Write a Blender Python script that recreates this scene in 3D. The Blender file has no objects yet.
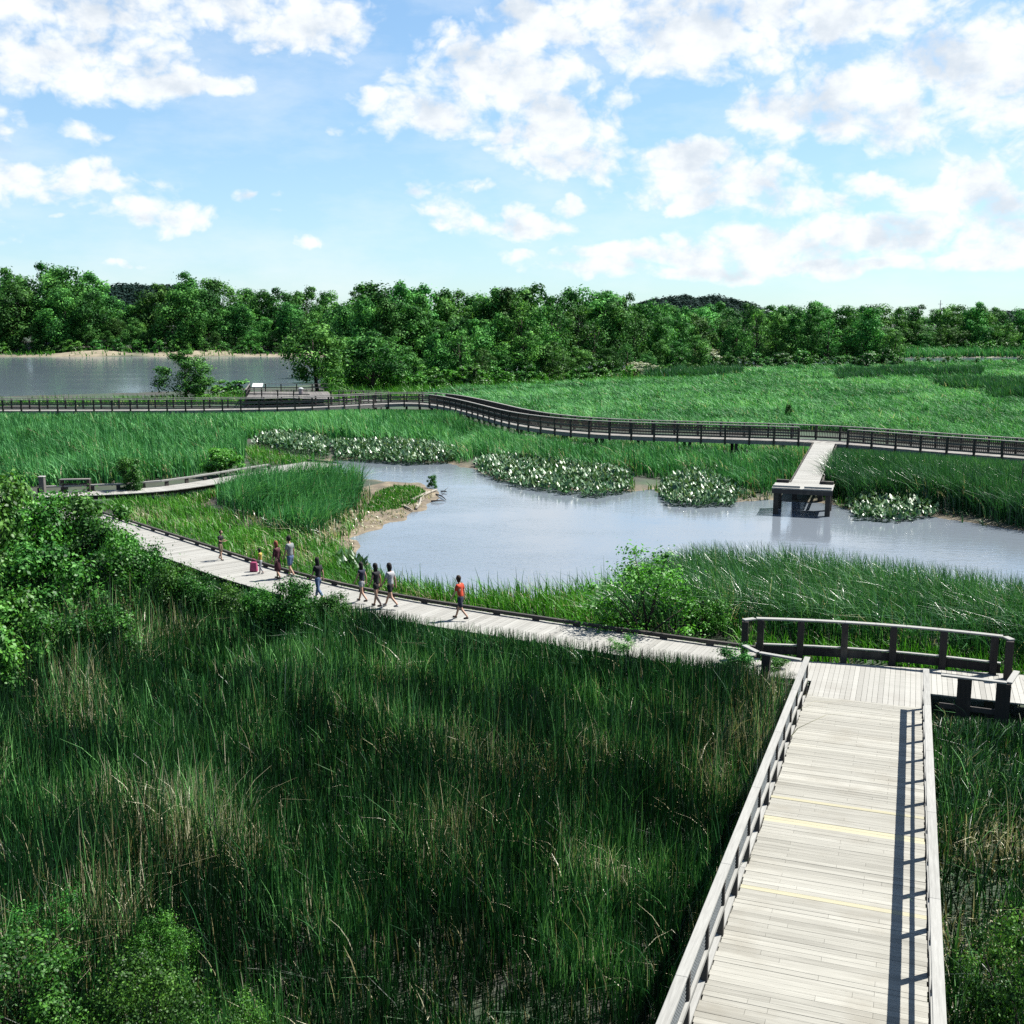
import bpy, bmesh, math, random
import numpy as np
from mathutils import Vector, Matrix, Quaternion

random.seed(7)
RNG = np.random.default_rng(11)
sc = bpy.context.scene
COL = sc.collection
R = math.radians
PI = math.pi

# ------------------------------------------------------------------ camera model
F_PX, CAM_H, PITCH = 1098.0, 11.5, R(9.92)
CP, SP = math.cos(PITCH), math.sin(PITCH)


def P(px, py, z):
    """the place in the marsh, at height z, that was read at this point of the photograph"""
    a = (px - 512) / F_PX
    b = -(py - 512) / F_PX
    dx, dy, dz = a, CP + b * SP, -SP + b * CP
    t = (z - CAM_H) / dz
    return Vector((dx * t, dy * t, z))


def proj(X, Y, Z):
    d = Y * CP - (Z - CAM_H) * SP
    d = np.where(np.abs(d) < 1e-3, 1e-3, d)
    u = Y * SP + (Z - CAM_H) * CP
    return 512 + F_PX * X / d, 512 - F_PX * u / d, d


def inpoly(x, y, poly):
    inside = np.zeros(x.shape, bool)
    n = len(poly)
    for i in range(n):
        x0, y0 = poly[i]
        x1, y1 = poly[(i + 1) % n]
        c = ((y0 > y) != (y1 > y)) & (x < (x1 - x0) * (y - y0) / ((y1 - y0) + 1e-12) + x0)
        inside ^= c
    return inside


def seg_dist(x, y, pts, closed=False):
    best = np.full(x.shape, 1e9)
    n = len(pts)
    for i in range(n if closed else n - 1):
        x0, y0 = pts[i][0], pts[i][1]
        x1, y1 = pts[(i + 1) % n][0], pts[(i + 1) % n][1]
        dx, dy = x1 - x0, y1 - y0
        l2 = dx * dx + dy * dy + 1e-12
        t = np.clip(((x - x0) * dx + (y - y0) * dy) / l2, 0, 1)
        best = np.minimum(best, np.hypot(x - x0 - t * dx, y - y0 - t * dy))
    return best


class Waves:
    """smooth patchy noise from a few dozen sine waves"""
    def __init__(self, scale, seed, n=14):
        r = np.random.default_rng(seed)
        a = r.uniform(0, 2 * PI, n)
        k = (2 * PI / scale) * r.uniform(0.5, 1.9, n)
        self.kx, self.ky, self.ph = np.cos(a) * k, np.sin(a) * k, r.uniform(0, 2 * PI, n)

    def __call__(self, x, y):
        s = 0
        for kx, ky, ph in zip(self.kx, self.ky, self.ph):
            s = s + np.sin(kx * x + ky * y + ph)
        return s / math.sqrt(len(self.kx) / 2.0)      # about unit deviation


# ------------------------------------------------------------------ mesh helpers
def mesh_np(name, V, Fq, mat, parent=None, attrs=None, smooth=False):
    """one mesh object from numpy vertex and quad (or triangle) arrays"""
    V = np.ascontiguousarray(V, dtype=np.float32)
    Fq = np.ascontiguousarray(Fq, dtype=np.int32)
    me = bpy.data.meshes.new(name)
    nf, k = Fq.shape
    me.vertices.add(len(V)); me.loops.add(nf * k); me.polygons.add(nf)
    me.vertices.foreach_set('co', V.ravel())
    me.loops.foreach_set('vertex_index', Fq.ravel())
    me.polygons.foreach_set('loop_start', np.arange(0, nf * k, k, dtype=np.int32))
    me.polygons.foreach_set('loop_total', np.full(nf, k, dtype=np.int32))
    if smooth:
        me.polygons.foreach_set('use_smooth', np.ones(nf, bool))
    for an, arr in (attrs or {}).items():
        dom = 'POINT' if len(arr) == len(V) else 'FACE'
        at = me.attributes.new(an, 'FLOAT', dom)
        at.data.foreach_set('value', np.ascontiguousarray(arr, dtype=np.float32))
    me.update()
    o = bpy.data.objects.new(name, me)
    if mat: me.materials.append(mat)
    COL.objects.link(o)
    if parent: o.parent = parent
    return o


class MB:
    """collects boxes, bars and tubes for ONE mesh"""
    def __init__(self):
        self.v, self.f, self.t = [], [], []

    def hexa(self, c, tint=0.5):
        b = len(self.v)
        self.v += [tuple(p) for p in c]
        for q in ((0, 3, 2, 1), (4, 5, 6, 7), (0, 1, 5, 4), (1, 2, 6, 5), (2, 3, 7, 6), (3, 0, 4, 7)):
            self.f.append(tuple(b + i for i in q)); self.t.append(tint)
        return self

    def box(self, x0, x1, y0, y1, z0, z1, tint=0.5):
        return self.hexa([(x0, y0, z0), (x1, y0, z0), (x1, y1, z0), (x0, y1, z0),
                          (x0, y0, z1), (x1, y0, z1), (x1, y1, z1), (x0, y1, z1)], tint)

    def bar(self, a, b, w, h, tint=0.5, up=Vector((0, 0, 1))):
        """box beam from a to b, w wide, h high, centred on the line"""
        a, b = Vector(a), Vector(b)
        d = (b - a).normalized()
        s = d.cross(up)
        if s.length < 1e-5: s = Vector((1, 0, 0))
        s.normalize(); u = s.cross(d)
        s *= w / 2; u *= h / 2
        return self.hexa([a - s - u, a + s - u, b + s - u, b - s - u, a - s + u, a + s + u, b + s + u, b - s + u], tint)

    def tube(self, pts, radii, n=7, tint=0.5):
        b = len(self.v)
        pts = [Vector(p) for p in pts]
        for i, p in enumerate(pts):
            d = (pts[min(i + 1, len(pts) - 1)] - pts[max(i - 1, 0)]).normalized()
            s = d.cross(Vector((0.13, 0.97, 0.21))).normalized(); u = s.cross(d)
            for k in range(n):
                a = 2 * PI * k / n
                self.v.append(tuple(p + (s * math.cos(a) + u * math.sin(a)) * radii[i]))
        for i in range(len(pts) - 1):
            for k in range(n):
                k2 = (k + 1) % n
                self.f.append((b + i * n + k, b + i * n + k2, b + (i + 1) * n + k2, b + (i + 1) * n + k)); self.t.append(tint)
        self.f.append(tuple(b + k for k in range(n))[::-1]); self.t.append(tint)
        e = b + (len(pts) - 1) * n
        self.f.append(tuple(e + k for k in range(n))); self.t.append(tint)
        return self

    def build(self, name, mat, parent=None, smooth=False, bevel=0.0):
        me = bpy.data.meshes.new(name)
        me.from_pydata(self.v, [], self.f)
        at = me.attributes.new('tint', 'FLOAT', 'FACE')
        at.data.foreach_set('value', np.array(self.t, dtype=np.float32))
        bm = bmesh.new(); bm.from_mesh(me)
        bmesh.ops.recalc_face_normals(bm, faces=bm.faces)
        if bevel:
            bmesh.ops.bevel(bm, geom=list(bm.edges), offset=bevel, segments=1, affect='EDGES')
        bm.to_mesh(me); bm.free()
        if smooth: me.polygons.foreach_set('use_smooth', np.ones(len(me.polygons), bool))
        me.materials.append(mat)
        o = bpy.data.objects.new(name, me); COL.objects.link(o)
        if parent: o.parent = parent
        return o


def empty(name, loc=(0, 0, 0), rz=0.0, scale=None):
    o = bpy.data.objects.new(name, None); COL.objects.link(o)
    o.empty_display_size = 0.3
    o.location = loc; o.rotation_euler = (0, 0, rz)
    if scale is not None: o.scale = scale
    return o


def tag(o, label=None, cat=None, group=None, kind=None):
    if label: o['label'] = label
    if cat: o['category'] = cat
    if group: o['group'] = group
    if kind: o['kind'] = kind
    return o


def copy_child(src, parent, loc=None, rot=None):
    c = src.copy(); COL.objects.link(c); c.parent = parent
    if loc is not None: c.location = loc
    if rot is not None: c.rotation_euler = rot
    return c


# ------------------------------------------------------------------ materials
def new_mat(name):
    m = bpy.data.materials.new(name); m.use_nodes = True
    nt = m.node_tree; nt.nodes.clear()
    out = nt.nodes.new('ShaderNodeOutputMaterial')
    return m, nt, out


def N(nt, t, **kw):
    n = nt.nodes.new(t)
    for k, v in kw.items(): setattr(n, k, v)
    return n


def ramp(nt, stops, fac):
    n = nt.nodes.new('ShaderNodeValToRGB')
    cr = n.color_ramp
    while len(cr.elements) < len(stops): cr.elements.new(0.5)
    for e, (p, c) in zip(cr.elements, stops):
        e.position = p; e.color = (*c, 1)
    nt.links.new(fac, n.inputs[0])
    return n.outputs[0]


def mathn(nt, op, a, b=None, c=None, clamp=False):
    n = nt.nodes.new('ShaderNodeMath'); n.operation = op; n.use_clamp = clamp
    for i, x in enumerate((a, b, c)):
        if x is None: continue
        if isinstance(x, (int, float)): n.inputs[i].default_value = x
        else: nt.links.new(x, n.inputs[i])
    return n.outputs[0]


def mixc(nt, fac, a, b, mode='MIX'):
    n = nt.nodes.new('ShaderNodeMix'); n.data_type = 'RGBA'; n.blend_type = mode
    for s, x in ((n.inputs[0], fac), (n.inputs[6], a), (n.inputs[7], b)):
        if isinstance(x, (int, float)): s.default_value = x
        elif isinstance(x, tuple): s.default_value = (*x, 1) if len(x) == 3 else x
        else: nt.links.new(x, s)
    return n.outputs[2]


def noise(nt, scale, detail=4, rough=0.55, vec=None, dist=0.0):
    n = nt.nodes.new('ShaderNodeTexNoise')
    n.inputs['Scale'].default_value = scale; n.inputs['Detail'].default_value = detail
    n.inputs['Roughness'].default_value = rough; n.inputs['Distortion'].default_value = dist
    if vec is not None: nt.links.new(vec, n.inputs['Vector'])
    return n.outputs[0]


def geo_pos(nt):
    return nt.nodes.new('ShaderNodeNewGeometry').outputs['Position']


def obj_pos(nt, scale=(1, 1, 1)):
    t = nt.nodes.new('ShaderNodeTexCoord'); m = nt.nodes.new('ShaderNodeMapping')
    m.inputs['Scale'].default_value = scale
    nt.links.new(t.outputs['Object'], m.inputs['Vector'])
    return m.outputs[0]


def attr(nt, name):
    a = nt.nodes.new('ShaderNodeAttribute'); a.attribute_name = name
    return a.outputs['Fac']


ALB = 0.60                                                  # reflectances for a bright exposure of deep-toned surfaces


def dim(c, k=ALB):
    return tuple(x * k for x in c)


def leaf_mat(name, dark, mid, light, dry=None, dry_attr=False, trans=0.3, rough=0.55, spec=0.2, vary=0.0, hue_obj=False):
    dark, mid, light = dim(dark), dim(mid), dim(light)
    if dry: dry = tuple(dim(c) for c in dry)
    m, nt, out = new_mat(name)
    t = attr(nt, 'tint')
    if vary:
        t = mathn(nt, 'ADD', t, mathn(nt, 'MULTIPLY', mathn(nt, 'SUBTRACT', noise(nt, vary, 3, vec=geo_pos(nt)), 0.5), 0.9), clamp=True)
    c = ramp(nt, [(0.0, dark), (0.5, mid), (1.0, light)], t)
    if hue_obj:
        oi = nt.nodes.new('ShaderNodeObjectInfo')
        hs = nt.nodes.new('ShaderNodeHueSaturation')
        nt.links.new(c, hs.inputs['Color'])
        nt.links.new(mathn(nt, 'MULTIPLY_ADD', oi.outputs['Random'], 0.03, 0.482), hs.inputs['Hue'])
        rv = mathn(nt, 'FRACT', mathn(nt, 'MULTIPLY', oi.outputs['Random'], 7.31))
        nt.links.new(mathn(nt, 'MULTIPLY_ADD', rv, 0.75, 0.6), hs.inputs['Value'])
        c = hs.outputs[0]
    if dry_attr:
        c = mixc(nt, attr(nt, 'dry'), c, ramp(nt, [(0, dry[0]), (1, dry[1])], t))
    pb = nt.nodes.new('ShaderNodeBsdfPrincipled')
    nt.links.new(c, pb.inputs['Base Color'])
    pb.inputs['Roughness'].default_value = rough
    pb.inputs['Specular IOR Level'].default_value = spec
    tr = nt.nodes.new('ShaderNodeBsdfTranslucent')
    nt.links.new(mixc(nt, 1.0, c, (0.95, 1.0, 0.55), 'MULTIPLY'), tr.inputs['Color'])
    mx = nt.nodes.new('ShaderNodeMixShader'); mx.inputs[0].default_value = trans
    nt.links.new(pb.outputs[0], mx.inputs[1]); nt.links.new(tr.outputs[0], mx.inputs[2])
    nt.links.new(mx.outputs[0], out.inputs[0])
    return m


def wood_mat(name, dark, light, grain=(1, 30, 30), rough=0.8, stain=(0.25, 0.22, 0.17), stain_amt=0.35):
    dark, light, stain = dim(dark), dim(light), dim(stain)
    m, nt, out = new_mat(name)
    v = obj_pos(nt, grain)
    g = noise(nt, 1.0, 6, 0.65, v)
    t = mathn(nt, 'ADD', mathn(nt, 'MULTIPLY', attr(nt, 'tint'), 0.6), mathn(nt, 'MULTIPLY_ADD', g, 1.1, -0.33), clamp=True)
    c = ramp(nt, [(0.1, dark), (0.9, light)], t)
    st = noise(nt, 0.9, 5, 0.6, geo_pos(nt))
    c = mixc(nt, mathn(nt, 'MULTIPLY', mathn(nt, 'SUBTRACT', st, 0.52, clamp=True), stain_amt * 6, clamp=True), c, stain)
    pb = nt.nodes.new('ShaderNodeBsdfPrincipled')
    nt.links.new(c, pb.inputs['Base Color']); pb.inputs['Roughness'].default_value = rough
    pb.inputs['Specular IOR Level'].default_value = 0.25
    bp = nt.nodes.new('ShaderNodeBump'); bp.inputs['Strength'].default_value = 0.35; bp.inputs['Distance'].default_value = 0.01
    nt.links.new(g, bp.inputs['Height']); nt.links.new(bp.outputs[0], pb.inputs['Normal'])
    nt.links.new(pb.outputs[0], out.inputs[0])
    return m


def plain_mat(name, c, rough=0.7, var=0.25, scale=14, metal=0.0, spec=0.3):
    c = dim(c)
    m, nt, out = new_mat(name)
    n = noise(nt, scale, 4, 0.6, obj_pos(nt))
    lo = tuple(x * (1 - var) for x in c); hi = tuple(min(1, x * (1 + var)) for x in c)
    pb = nt.nodes.new('ShaderNodeBsdfPrincipled')
    nt.links.new(ramp(nt, [(0.3, lo), (0.7, hi)], n), pb.inputs['Base Color'])
    pb.inputs['Roughness'].default_value = rough; pb.inputs['Metallic'].default_value = metal
    pb.inputs['Specular IOR Level'].default_value = spec
    nt.links.new(pb.outputs[0], out.inputs[0])
    return m


STRAW = ((0.26, 0.235, 0.11), (0.92, 0.87, 0.62))
M = {}
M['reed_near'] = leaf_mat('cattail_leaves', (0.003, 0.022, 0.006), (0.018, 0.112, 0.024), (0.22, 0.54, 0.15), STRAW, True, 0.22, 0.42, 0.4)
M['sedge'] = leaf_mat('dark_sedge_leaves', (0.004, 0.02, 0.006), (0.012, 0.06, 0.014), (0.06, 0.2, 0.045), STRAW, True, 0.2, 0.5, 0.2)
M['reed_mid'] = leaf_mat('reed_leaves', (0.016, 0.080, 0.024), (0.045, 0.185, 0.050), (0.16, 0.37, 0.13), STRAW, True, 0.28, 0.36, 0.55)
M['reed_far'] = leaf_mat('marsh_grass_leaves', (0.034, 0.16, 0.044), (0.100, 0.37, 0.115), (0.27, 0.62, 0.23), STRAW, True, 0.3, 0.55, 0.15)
M['weed'] = leaf_mat('bright_weed_leaves', (0.03, 0.14, 0.012), (0.085, 0.32, 0.026), (0.19, 0.52, 0.06), STRAW, True, 0.35, 0.5, 0.3)
M['arum'] = leaf_mat('glossy_arum_leaves', (0.02, 0.085, 0.025), (0.08, 0.20, 0.07), (0.26, 0.37, 0.20), None, False, 0.2, 0.4, 0.5)
M['crown'] = leaf_mat('tree_leaves', (0.010, 0.060, 0.013), (0.048, 0.205, 0.034), (0.22, 0.56, 0.12), None, False, 0.25, 0.65, 0.1, hue_obj=True)
M['thicket'] = leaf_mat('dark_thicket_leaves', (0.008, 0.048, 0.008), (0.034, 0.16, 0.018), (0.14, 0.42, 0.05), None, False, 0.3, 0.5, 0.2, hue_obj=True)
M['farwood'] = leaf_mat('cloud_shaded_leaves', (0.008, 0.022, 0.02), (0.014, 0.036, 0.03), (0.022, 0.055, 0.04), None, False, 0.1, 0.8, 0.05)  # distant wood: cloud shadow over the hills painted into the leaf colour
M['shrub'] = leaf_mat('shrub_leaves', (0.010, 0.065, 0.010), (0.042, 0.20, 0.024), (0.17, 0.48, 0.075), None, False, 0.3, 0.5, 0.2, hue_obj=True)
M['willow'] = leaf_mat('fine_bright_leaves', (0.03, 0.14, 0.012), (0.09, 0.34, 0.03), (0.20, 0.55, 0.07), None, False, 0.4, 0.5, 0.3)
M['blossom'] = leaf_mat('pale_blossom', (0.20, 0.26, 0.14), (0.45, 0.48, 0.32), (0.75, 0.75, 0.62), None, False, 0.25, 0.7, 0.2)
M['bark'] = plain_mat('bark', (0.055, 0.042, 0.032), 0.9, 0.4, 6)
M['driftwood'] = plain_mat('driftwood', (0.30, 0.27, 0.22), 0.85, 0.3, 9)
M['wetwood'] = plain_mat('wet_wood', (0.03, 0.026, 0.024), 0.6, 0.3, 9)
M['deck'] = wood_mat('weathered_deck', (0.21, 0.205, 0.185), (0.385, 0.38, 0.35), (0.6, 26, 26), 0.8, (0.19, 0.17, 0.14), 0.22)
M['deck_along'] = wood_mat('weathered_landing_deck', (0.22, 0.213, 0.19), (0.38, 0.373, 0.34), (26, 0.6, 26), 0.8, (0.2, 0.18, 0.15), 0.22)
M['rail'] = wood_mat('weathered_rail', (0.19, 0.187, 0.172), (0.38, 0.377, 0.35), (1.2, 30, 30), 0.75, (0.22, 0.21, 0.19), 0.15)
M['post'] = wood_mat('grey_brown_timber', (0.028, 0.024, 0.022), (0.085, 0.078, 0.072), (20, 20, 1.5), 0.85)
M['darkpost'] = wood_mat('dark_brown_timber', (0.02, 0.017, 0.015), (0.06, 0.05, 0.044), (20, 20, 1.5), 0.85)
M['fardeck'] = wood_mat('grey_timber', (0.14, 0.135, 0.125), (0.28, 0.27, 0.25), (8, 8, 8), 0.85)
M['farrail'] = wood_mat('silver_grey_timber', (0.08, 0.075, 0.07), (0.18, 0.17, 0.16), (8, 8, 8), 0.85)
M['pile'] = plain_mat('dark_pile_timber', (0.05, 0.042, 0.036), 0.8, 0.35, 5)
M['wire'] = plain_mat('galvanised_wire', (0.42, 0.45, 0.46), 0.45, 0.1, 20, 0.7)
M['skin'] = plain_mat('skin', (0.45, 0.27, 0.19), 0.55, 0.06, 8)
M['mast'] = plain_mat('mast_steel', (0.35, 0.3, 0.3), 0.5, 0.1, 5)

# ------------------------------------------------------------------ water outlines (world)
Z0 = 0.0
pond_px = [(352, 552), (356, 538), (380, 527), (408, 517), (430, 507), (439, 497), (434, 488), (420, 483), (392, 482),
           (368, 479), (340, 474), (322, 468), (325, 462), (350, 459), (400, 461), (452, 463), (478, 472), (500, 480),
           (560, 489), (630, 492), (652, 489), (668, 498), (738, 502), (762, 500), (800, 502), (838, 504), (856, 513),
           (940, 517), (985, 526), (1024, 530), (1100, 540), (1250, 556), (1250, 660), (1100, 622), (1024, 607), (900, 589),
           (790, 577), (700, 571), (630, 582), (560, 598), (480, 596), (420, 590), (378, 576)]
pond = [tuple(P(x, y, Z0)[:2]) for x, y in pond_px]
river = [(-700, 150), (-140, 158), (-84, 163), (-60, 175), (-40, 192), (-26, 212), (-5, 238), (20, 255), (60, 280), (110, 308), (160, 305),
         (220, 312), (420, 330), (900, 350), (900, 420), (420, 385), (200, 352), (120, 340), (60, 345), (0, 352), (-60, 356), (-130, 352), (-170, 349), (-700, 335)]
W_land = Waves(7, 3); W_big = Waves(38, 4); W_shore = Waves(3.0, 6)


def shore(x, y):
    """distance to the nearest water's edge: positive on land, negative in water"""
    dp = seg_dist(x, y, pond, True); dp = np.where(inpoly(x, y, pond), -dp, dp)
    dr = seg_dist(x, y, river, True); dr = np.where(inpoly(x, y, river), -dr, dr)
    return dp + 0.22 * W_shore(x, y), dr


def ground_z(x, y, dp=None, dr=None):
    if dp is None: dp, dr = shore(x, y)
    z = 0.30 + 0.05 * W_land(x, y)
    zp = np.where(dp < 0, np.maximum(-0.8, 0.22 * dp), 0.13 * dp)
    zr = np.where(dr < 0, np.maximum(-0.9, 0.15 * dr), 0.12 * dr)
    z = np.minimum(z, np.minimum(zp, zr))
    far = np.clip((y - 368) * 0.09, 0, 7.0) * np.clip((dr) / 8, 0, 1)
    beach = np.clip(0.95 + 0.3 * W_big(x, y), 0.3, 1.5) * np.clip(dr / 9, 0, 1) * np.clip((x + 165) / 30, 0.35, 1) * ((y > 300) & (x < 60))
    return z + far + beach


# ------------------------------------------------------------------ ground sheet and water
ys = np.concatenate([np.linspace(-60, 6, 24, endpoint=False), 6 * np.exp(np.arange(0, math.log(5200 / 6), 0.0085))])
us = np.linspace(-1.35, 1.35, 560)
gx = us[None, :] * (np.abs(ys) + 26)[:, None]
gy = np.repeat(ys[:, None], len(us), 1)
dp, dr = shore(gx, gy)
gz = ground_z(gx, gy, dp, dr)
nr, ncol = gx.shape
idx = np.arange(nr * ncol).reshape(nr, ncol)
quads = np.stack([idx[:-1, :-1], idx[:-1, 1:], idx[1:, 1:], idx[1:, :-1]], -1).reshape(-1, 4)
mudw = np.clip(1 - dp / 1.6, 0, 1)
penin = [(300, 545), (320, 510), (360, 488), (400, 480), (445, 488), (445, 505), (400, 522), (360, 548)]
gpx, gpy, _ = proj(gx, gy, np.full(gx.shape, 0.2))
mudw = np.maximum(mudw, inpoly(gpx, gpy, penin) * (gy > 30) * 1.0)
mudw = np.maximum(mudw, inpoly(gpx, gpy, [(138, 503), (190, 496), (215, 505), (180, 515), (145, 513)]) * (gy > 30) * 0.9)
sand = np.clip((8 + 3 * W_big(gx, gy) - np.abs(dr - 4)) / 4, 0, 1) * ((gy > 300) & (gx < -20)) * np.clip((gx + 190) / 50, 0.2, 1)
sand = np.maximum(sand, np.clip(1 - np.abs(dr - 1.5) / 3.0, 0, 1) * (gx > 20) * 0.8)
m, nt, out = new_mat('marsh_soil')
pos = geo_pos(nt)
soil = ramp(nt, [(0.3, (0.010, 0.010, 0.007)), (0.55, (0.03, 0.027, 0.016)), (0.78, (0.09, 0.075, 0.045))], noise(nt, 1.3, 7, 0.7, pos))
green = ramp(nt, [(0.3, (0.010, 0.032, 0.010)), (0.7, (0.025, 0.07, 0.018))], noise(nt, 0.6, 6, 0.6, pos))
soil = mixc(nt, ramp(nt, [(0.42, (0, 0, 0)), (0.6, (1, 1, 1))], noise(nt, 0.12, 5, 0.6, pos)), soil, green)
mud = ramp(nt, [(0.3, (0.05, 0.038, 0.024)), (0.5, (0.13, 0.10, 0.06)), (0.7, (0.26, 0.21, 0.13))], noise(nt, 1.1, 8, 0.68, pos))
c = mixc(nt, attr(nt, 'mud'), soil, mud)
c = mixc(nt, attr(nt, 'sand'), c, ramp(nt, [(0.3, (0.16, 0.13, 0.08)), (0.7, (0.31, 0.265, 0.18))], noise(nt, 0.3, 6, 0.6, pos)))
c = mixc(nt, 1.0, c, (ALB, ALB, ALB), 'MULTIPLY')
pb = nt.nodes.new('ShaderNodeBsdfPrincipled'); nt.links.new(c, pb.inputs['Base Color']); pb.inputs['Roughness'].default_value = 0.85
bp = nt.nodes.new('ShaderNodeBump'); bp.inputs['Strength'].default_value = 0.6; bp.inputs['Distance'].default_value = 0.08
nt.links.new(noise(nt, 3.5, 6, 0.65, pos), bp.inputs['Height']); nt.links.new(bp.outputs[0], pb.inputs['Normal'])
nt.links.new(pb.outputs[0], out.inputs[0])
g = mesh_np('ground', np.stack([gx, gy, gz], -1).reshape(-1, 3), quads, m, attrs={'mud': mudw.ravel(), 'sand': sand.ravel()}, smooth=True)
tag(g, kind='structure')


def water_mat(name, deep, s1, s2, strength, dist, rough):
    m, nt, out = new_mat(name)
    pos = geo_pos(nt)
    mp = nt.nodes.new('ShaderNodeMapping'); mp.inputs['Scale'].default_value = (1.0, 1.7, 1.0); mp.inputs['Rotation'].default_value = (0, 0, 0.35)
    nt.links.new(pos, mp.inputs['Vector'])
    h = mathn(nt, 'ADD', noise(nt, s1, 4, 0.6, mp.outputs[0]), mathn(nt, 'MULTIPLY', noise(nt, s2, 3, 0.5, mp.outputs[0]), 1.5))
    calm = ramp(nt, [(0.36, (0.15, 0.15, 0.15)), (0.62, (1, 1, 1))], noise(nt, 0.045, 4, 0.6, mp.outputs[0]))
    bp = nt.nodes.new('ShaderNodeBump'); bp.inputs['Distance'].default_value = dist
    nt.links.new(mathn(nt, 'MULTIPLY', calm, strength), bp.inputs['Strength'])
    nt.links.new(h, bp.inputs['Height'])
    pb = nt.nodes.new('ShaderNodeBsdfPrincipled')
    pb.inputs['Base Color'].default_value = (*dim(deep), 1); pb.inputs['Roughness'].default_value = rough
    pb.inputs['IOR'].default_value = 1.5; pb.inputs['Specular IOR Level'].default_value = 0.5
    nt.links.new(bp.outputs[0], pb.inputs['Normal']); nt.links.new(pb.outputs[0], out.inputs[0])
    return m


def sheet(name, x0, x1, y0, y1, z, mat):
    o = mesh_np(name, [(x0, y0, z), (x1, y0, z), (x1, y1, z), (x0, y1, z)], [(0, 1, 2, 3)], mat)
    return tag(o, kind='structure')


sheet('pond_water', -30, 90, 36, 100, 0.0, water_mat('pond_water', (0.175, 0.205, 0.24), 4.0, 1.3, 0.34, 0.045, 0.05))
sheet('river_water', -800, 1000, 128, 440, 0.0, water_mat('river_water', (0.12, 0.155, 0.19), 0.8, 0.25, 0.13, 0.16, 0.10))

# ------------------------------------------------------------------ the paths of the walkways
DECK, FARZ = 1.0, 1.6


def smooth_line(pts, n=3):
    pts = [Vector(p) for p in pts]
    for _ in range(n):
        q = [pts[0]]
        for a, b in zip(pts[:-1], pts[1:]):
            q += [a.lerp(b, 0.25), a.lerp(b, 0.75)]
        q.append(pts[-1]); pts = q
    return pts


def resample(pts, step):
    L = [0.0]
    for a, b in zip(pts[:-1], pts[1:]): L.append(L[-1] + (b - a).length)
    n = max(1, int(round(L[-1] / step)))
    out, j = [], 0
    for i in range(n + 1):
        s = L[-1] * i / n
        while j < len(L) - 2 and L[j + 1] < s: j += 1
        t = (s - L[j]) / max(1e-9, L[j + 1] - L[j])
        out.append(pts[j].lerp(pts[j + 1], t))
    return out


def frames(pts):
    res = []
    for i, p in enumerate(pts):
        d = pts[min(i + 1, len(pts) - 1)] - pts[max(i - 1, 0)]
        d.z = 0; d.normalize()
        res.append((p, d, Vector((d.y, -d.x, 0))))        # point, along, right
    return res


def offset(pts, k):
    return [p + r * k for p, d, r in frames(pts)]


# ramp frame: seam between the landing and the ramp
SA, SB = P(807, 694, DECK), P(922, 709.5, DECK)
RU = Vector((-0.343, -0.9393, 0))                         # towards the tower
RV = Vector((0.9393, -0.343, 0))                          # to the right across the ramp
RW = (SB - SA).dot(RV)
SM = SA + RV * RW / 2 + RU * ((SB - SA).dot(RU) / 2)
SLOPE = 0.0545
RAMP_L = SM.y / max(0.3, -RU.y) - 2.0
print('RAMP', SM, RW, RAMP_L, (SB - SA).dot(RU))


def rp(u, v, z=0.0):
    return SM + RU * u + RV * v + Vector((0, 0, SLOPE * max(u, 0) + z))


near_far_edge = [P(x, y, DECK) for x, y in [(58, 500), (116, 517), (168, 534), (219, 550), (273, 568), (340, 585), (397, 597), (470, 609), (600, 628), (700, 642), (740, 647), (775, 652)]]
far_edge_s = resample(smooth_line(near_far_edge, 2), 0.5)
NW = 2.5
near_center = offset(far_edge_s, NW / 2)                  # right of the walking direction is towards the tower
LAND = [rp(0, -RW / 2), rp(0, RW / 2)]
EXCL = []                                                 # (polyline, half width) no plant grows through
EXCL.append(([tuple(p[:2]) for p in near_center], NW / 2 + 0.1))
EXCL.append(([tuple(rp(-4, 0)[:2]), tuple(rp(RAMP_L, 0)[:2])], RW / 2 + 0.34))
right_walk = [rp(-1.9, RW / 2 - 0.2), rp(-1.7, RW / 2 + 6), rp(-1.2, RW / 2 + 16)]
EXCL.append(([tuple(p[:2]) for p in right_walk], 1.4))
spur_far = [P(x, y, DECK) for x, y in [(40, 492), (140, 488.5), (190, 482), (240, 473.5), (268, 469)]]
spur_c = offset(resample(smooth_line(spur_far, 2), 0.6), 1.0)
EXCL.append(([tuple(p[:2]) for p in spur_c] + [tuple((spur_c[-1] + (spur_c[-1] - spur_c[-3]).normalized() * 5)[:2])], 1.15))
far_all = resample(smooth_line([P(x, y, FARZ) for x, y in [(-160, 411), (0, 410), (150, 410), (280, 408.5), (340, 406), (385, 403.2), (420, 402.6), (450, 405.5), (485, 414), (520, 424), (565, 430.5), (618, 434.5), (700, 437), (830, 441), (934, 450), (1024, 456.5), (1160, 468)]], 4), 1.0)
bend = min(range(len(far_all)), key=lambda i: abs(proj(np.array(far_all[i].x), np.array(far_all[i].y), np.array(FARZ))[0] - 440))
farL, farR = far_all[:bend + 1], far_all[bend:]
for q in (farL, farR): EXCL.append(([tuple(p[:2]) for p in q], 1.5))
PA, PB = P(826, 440, FARZ), P(805, 483, FARZ)
EXCL.append(([tuple(PA[:2]), tuple(PB[:2])], 1.1))


def clear(x, y):
    ok = np.ones(x.shape, bool)
    for pl, hw in EXCL:
        ok &= seg_dist(x, y, pl) > hw
    return ok


# ------------------------------------------------------------------ grasses and reeds
W_patch = Waves(4.5, 21); W_patch2 = Waves(11, 22); W_fine = Waves(1.6, 23); W_wide = Waves(30, 24)


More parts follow.
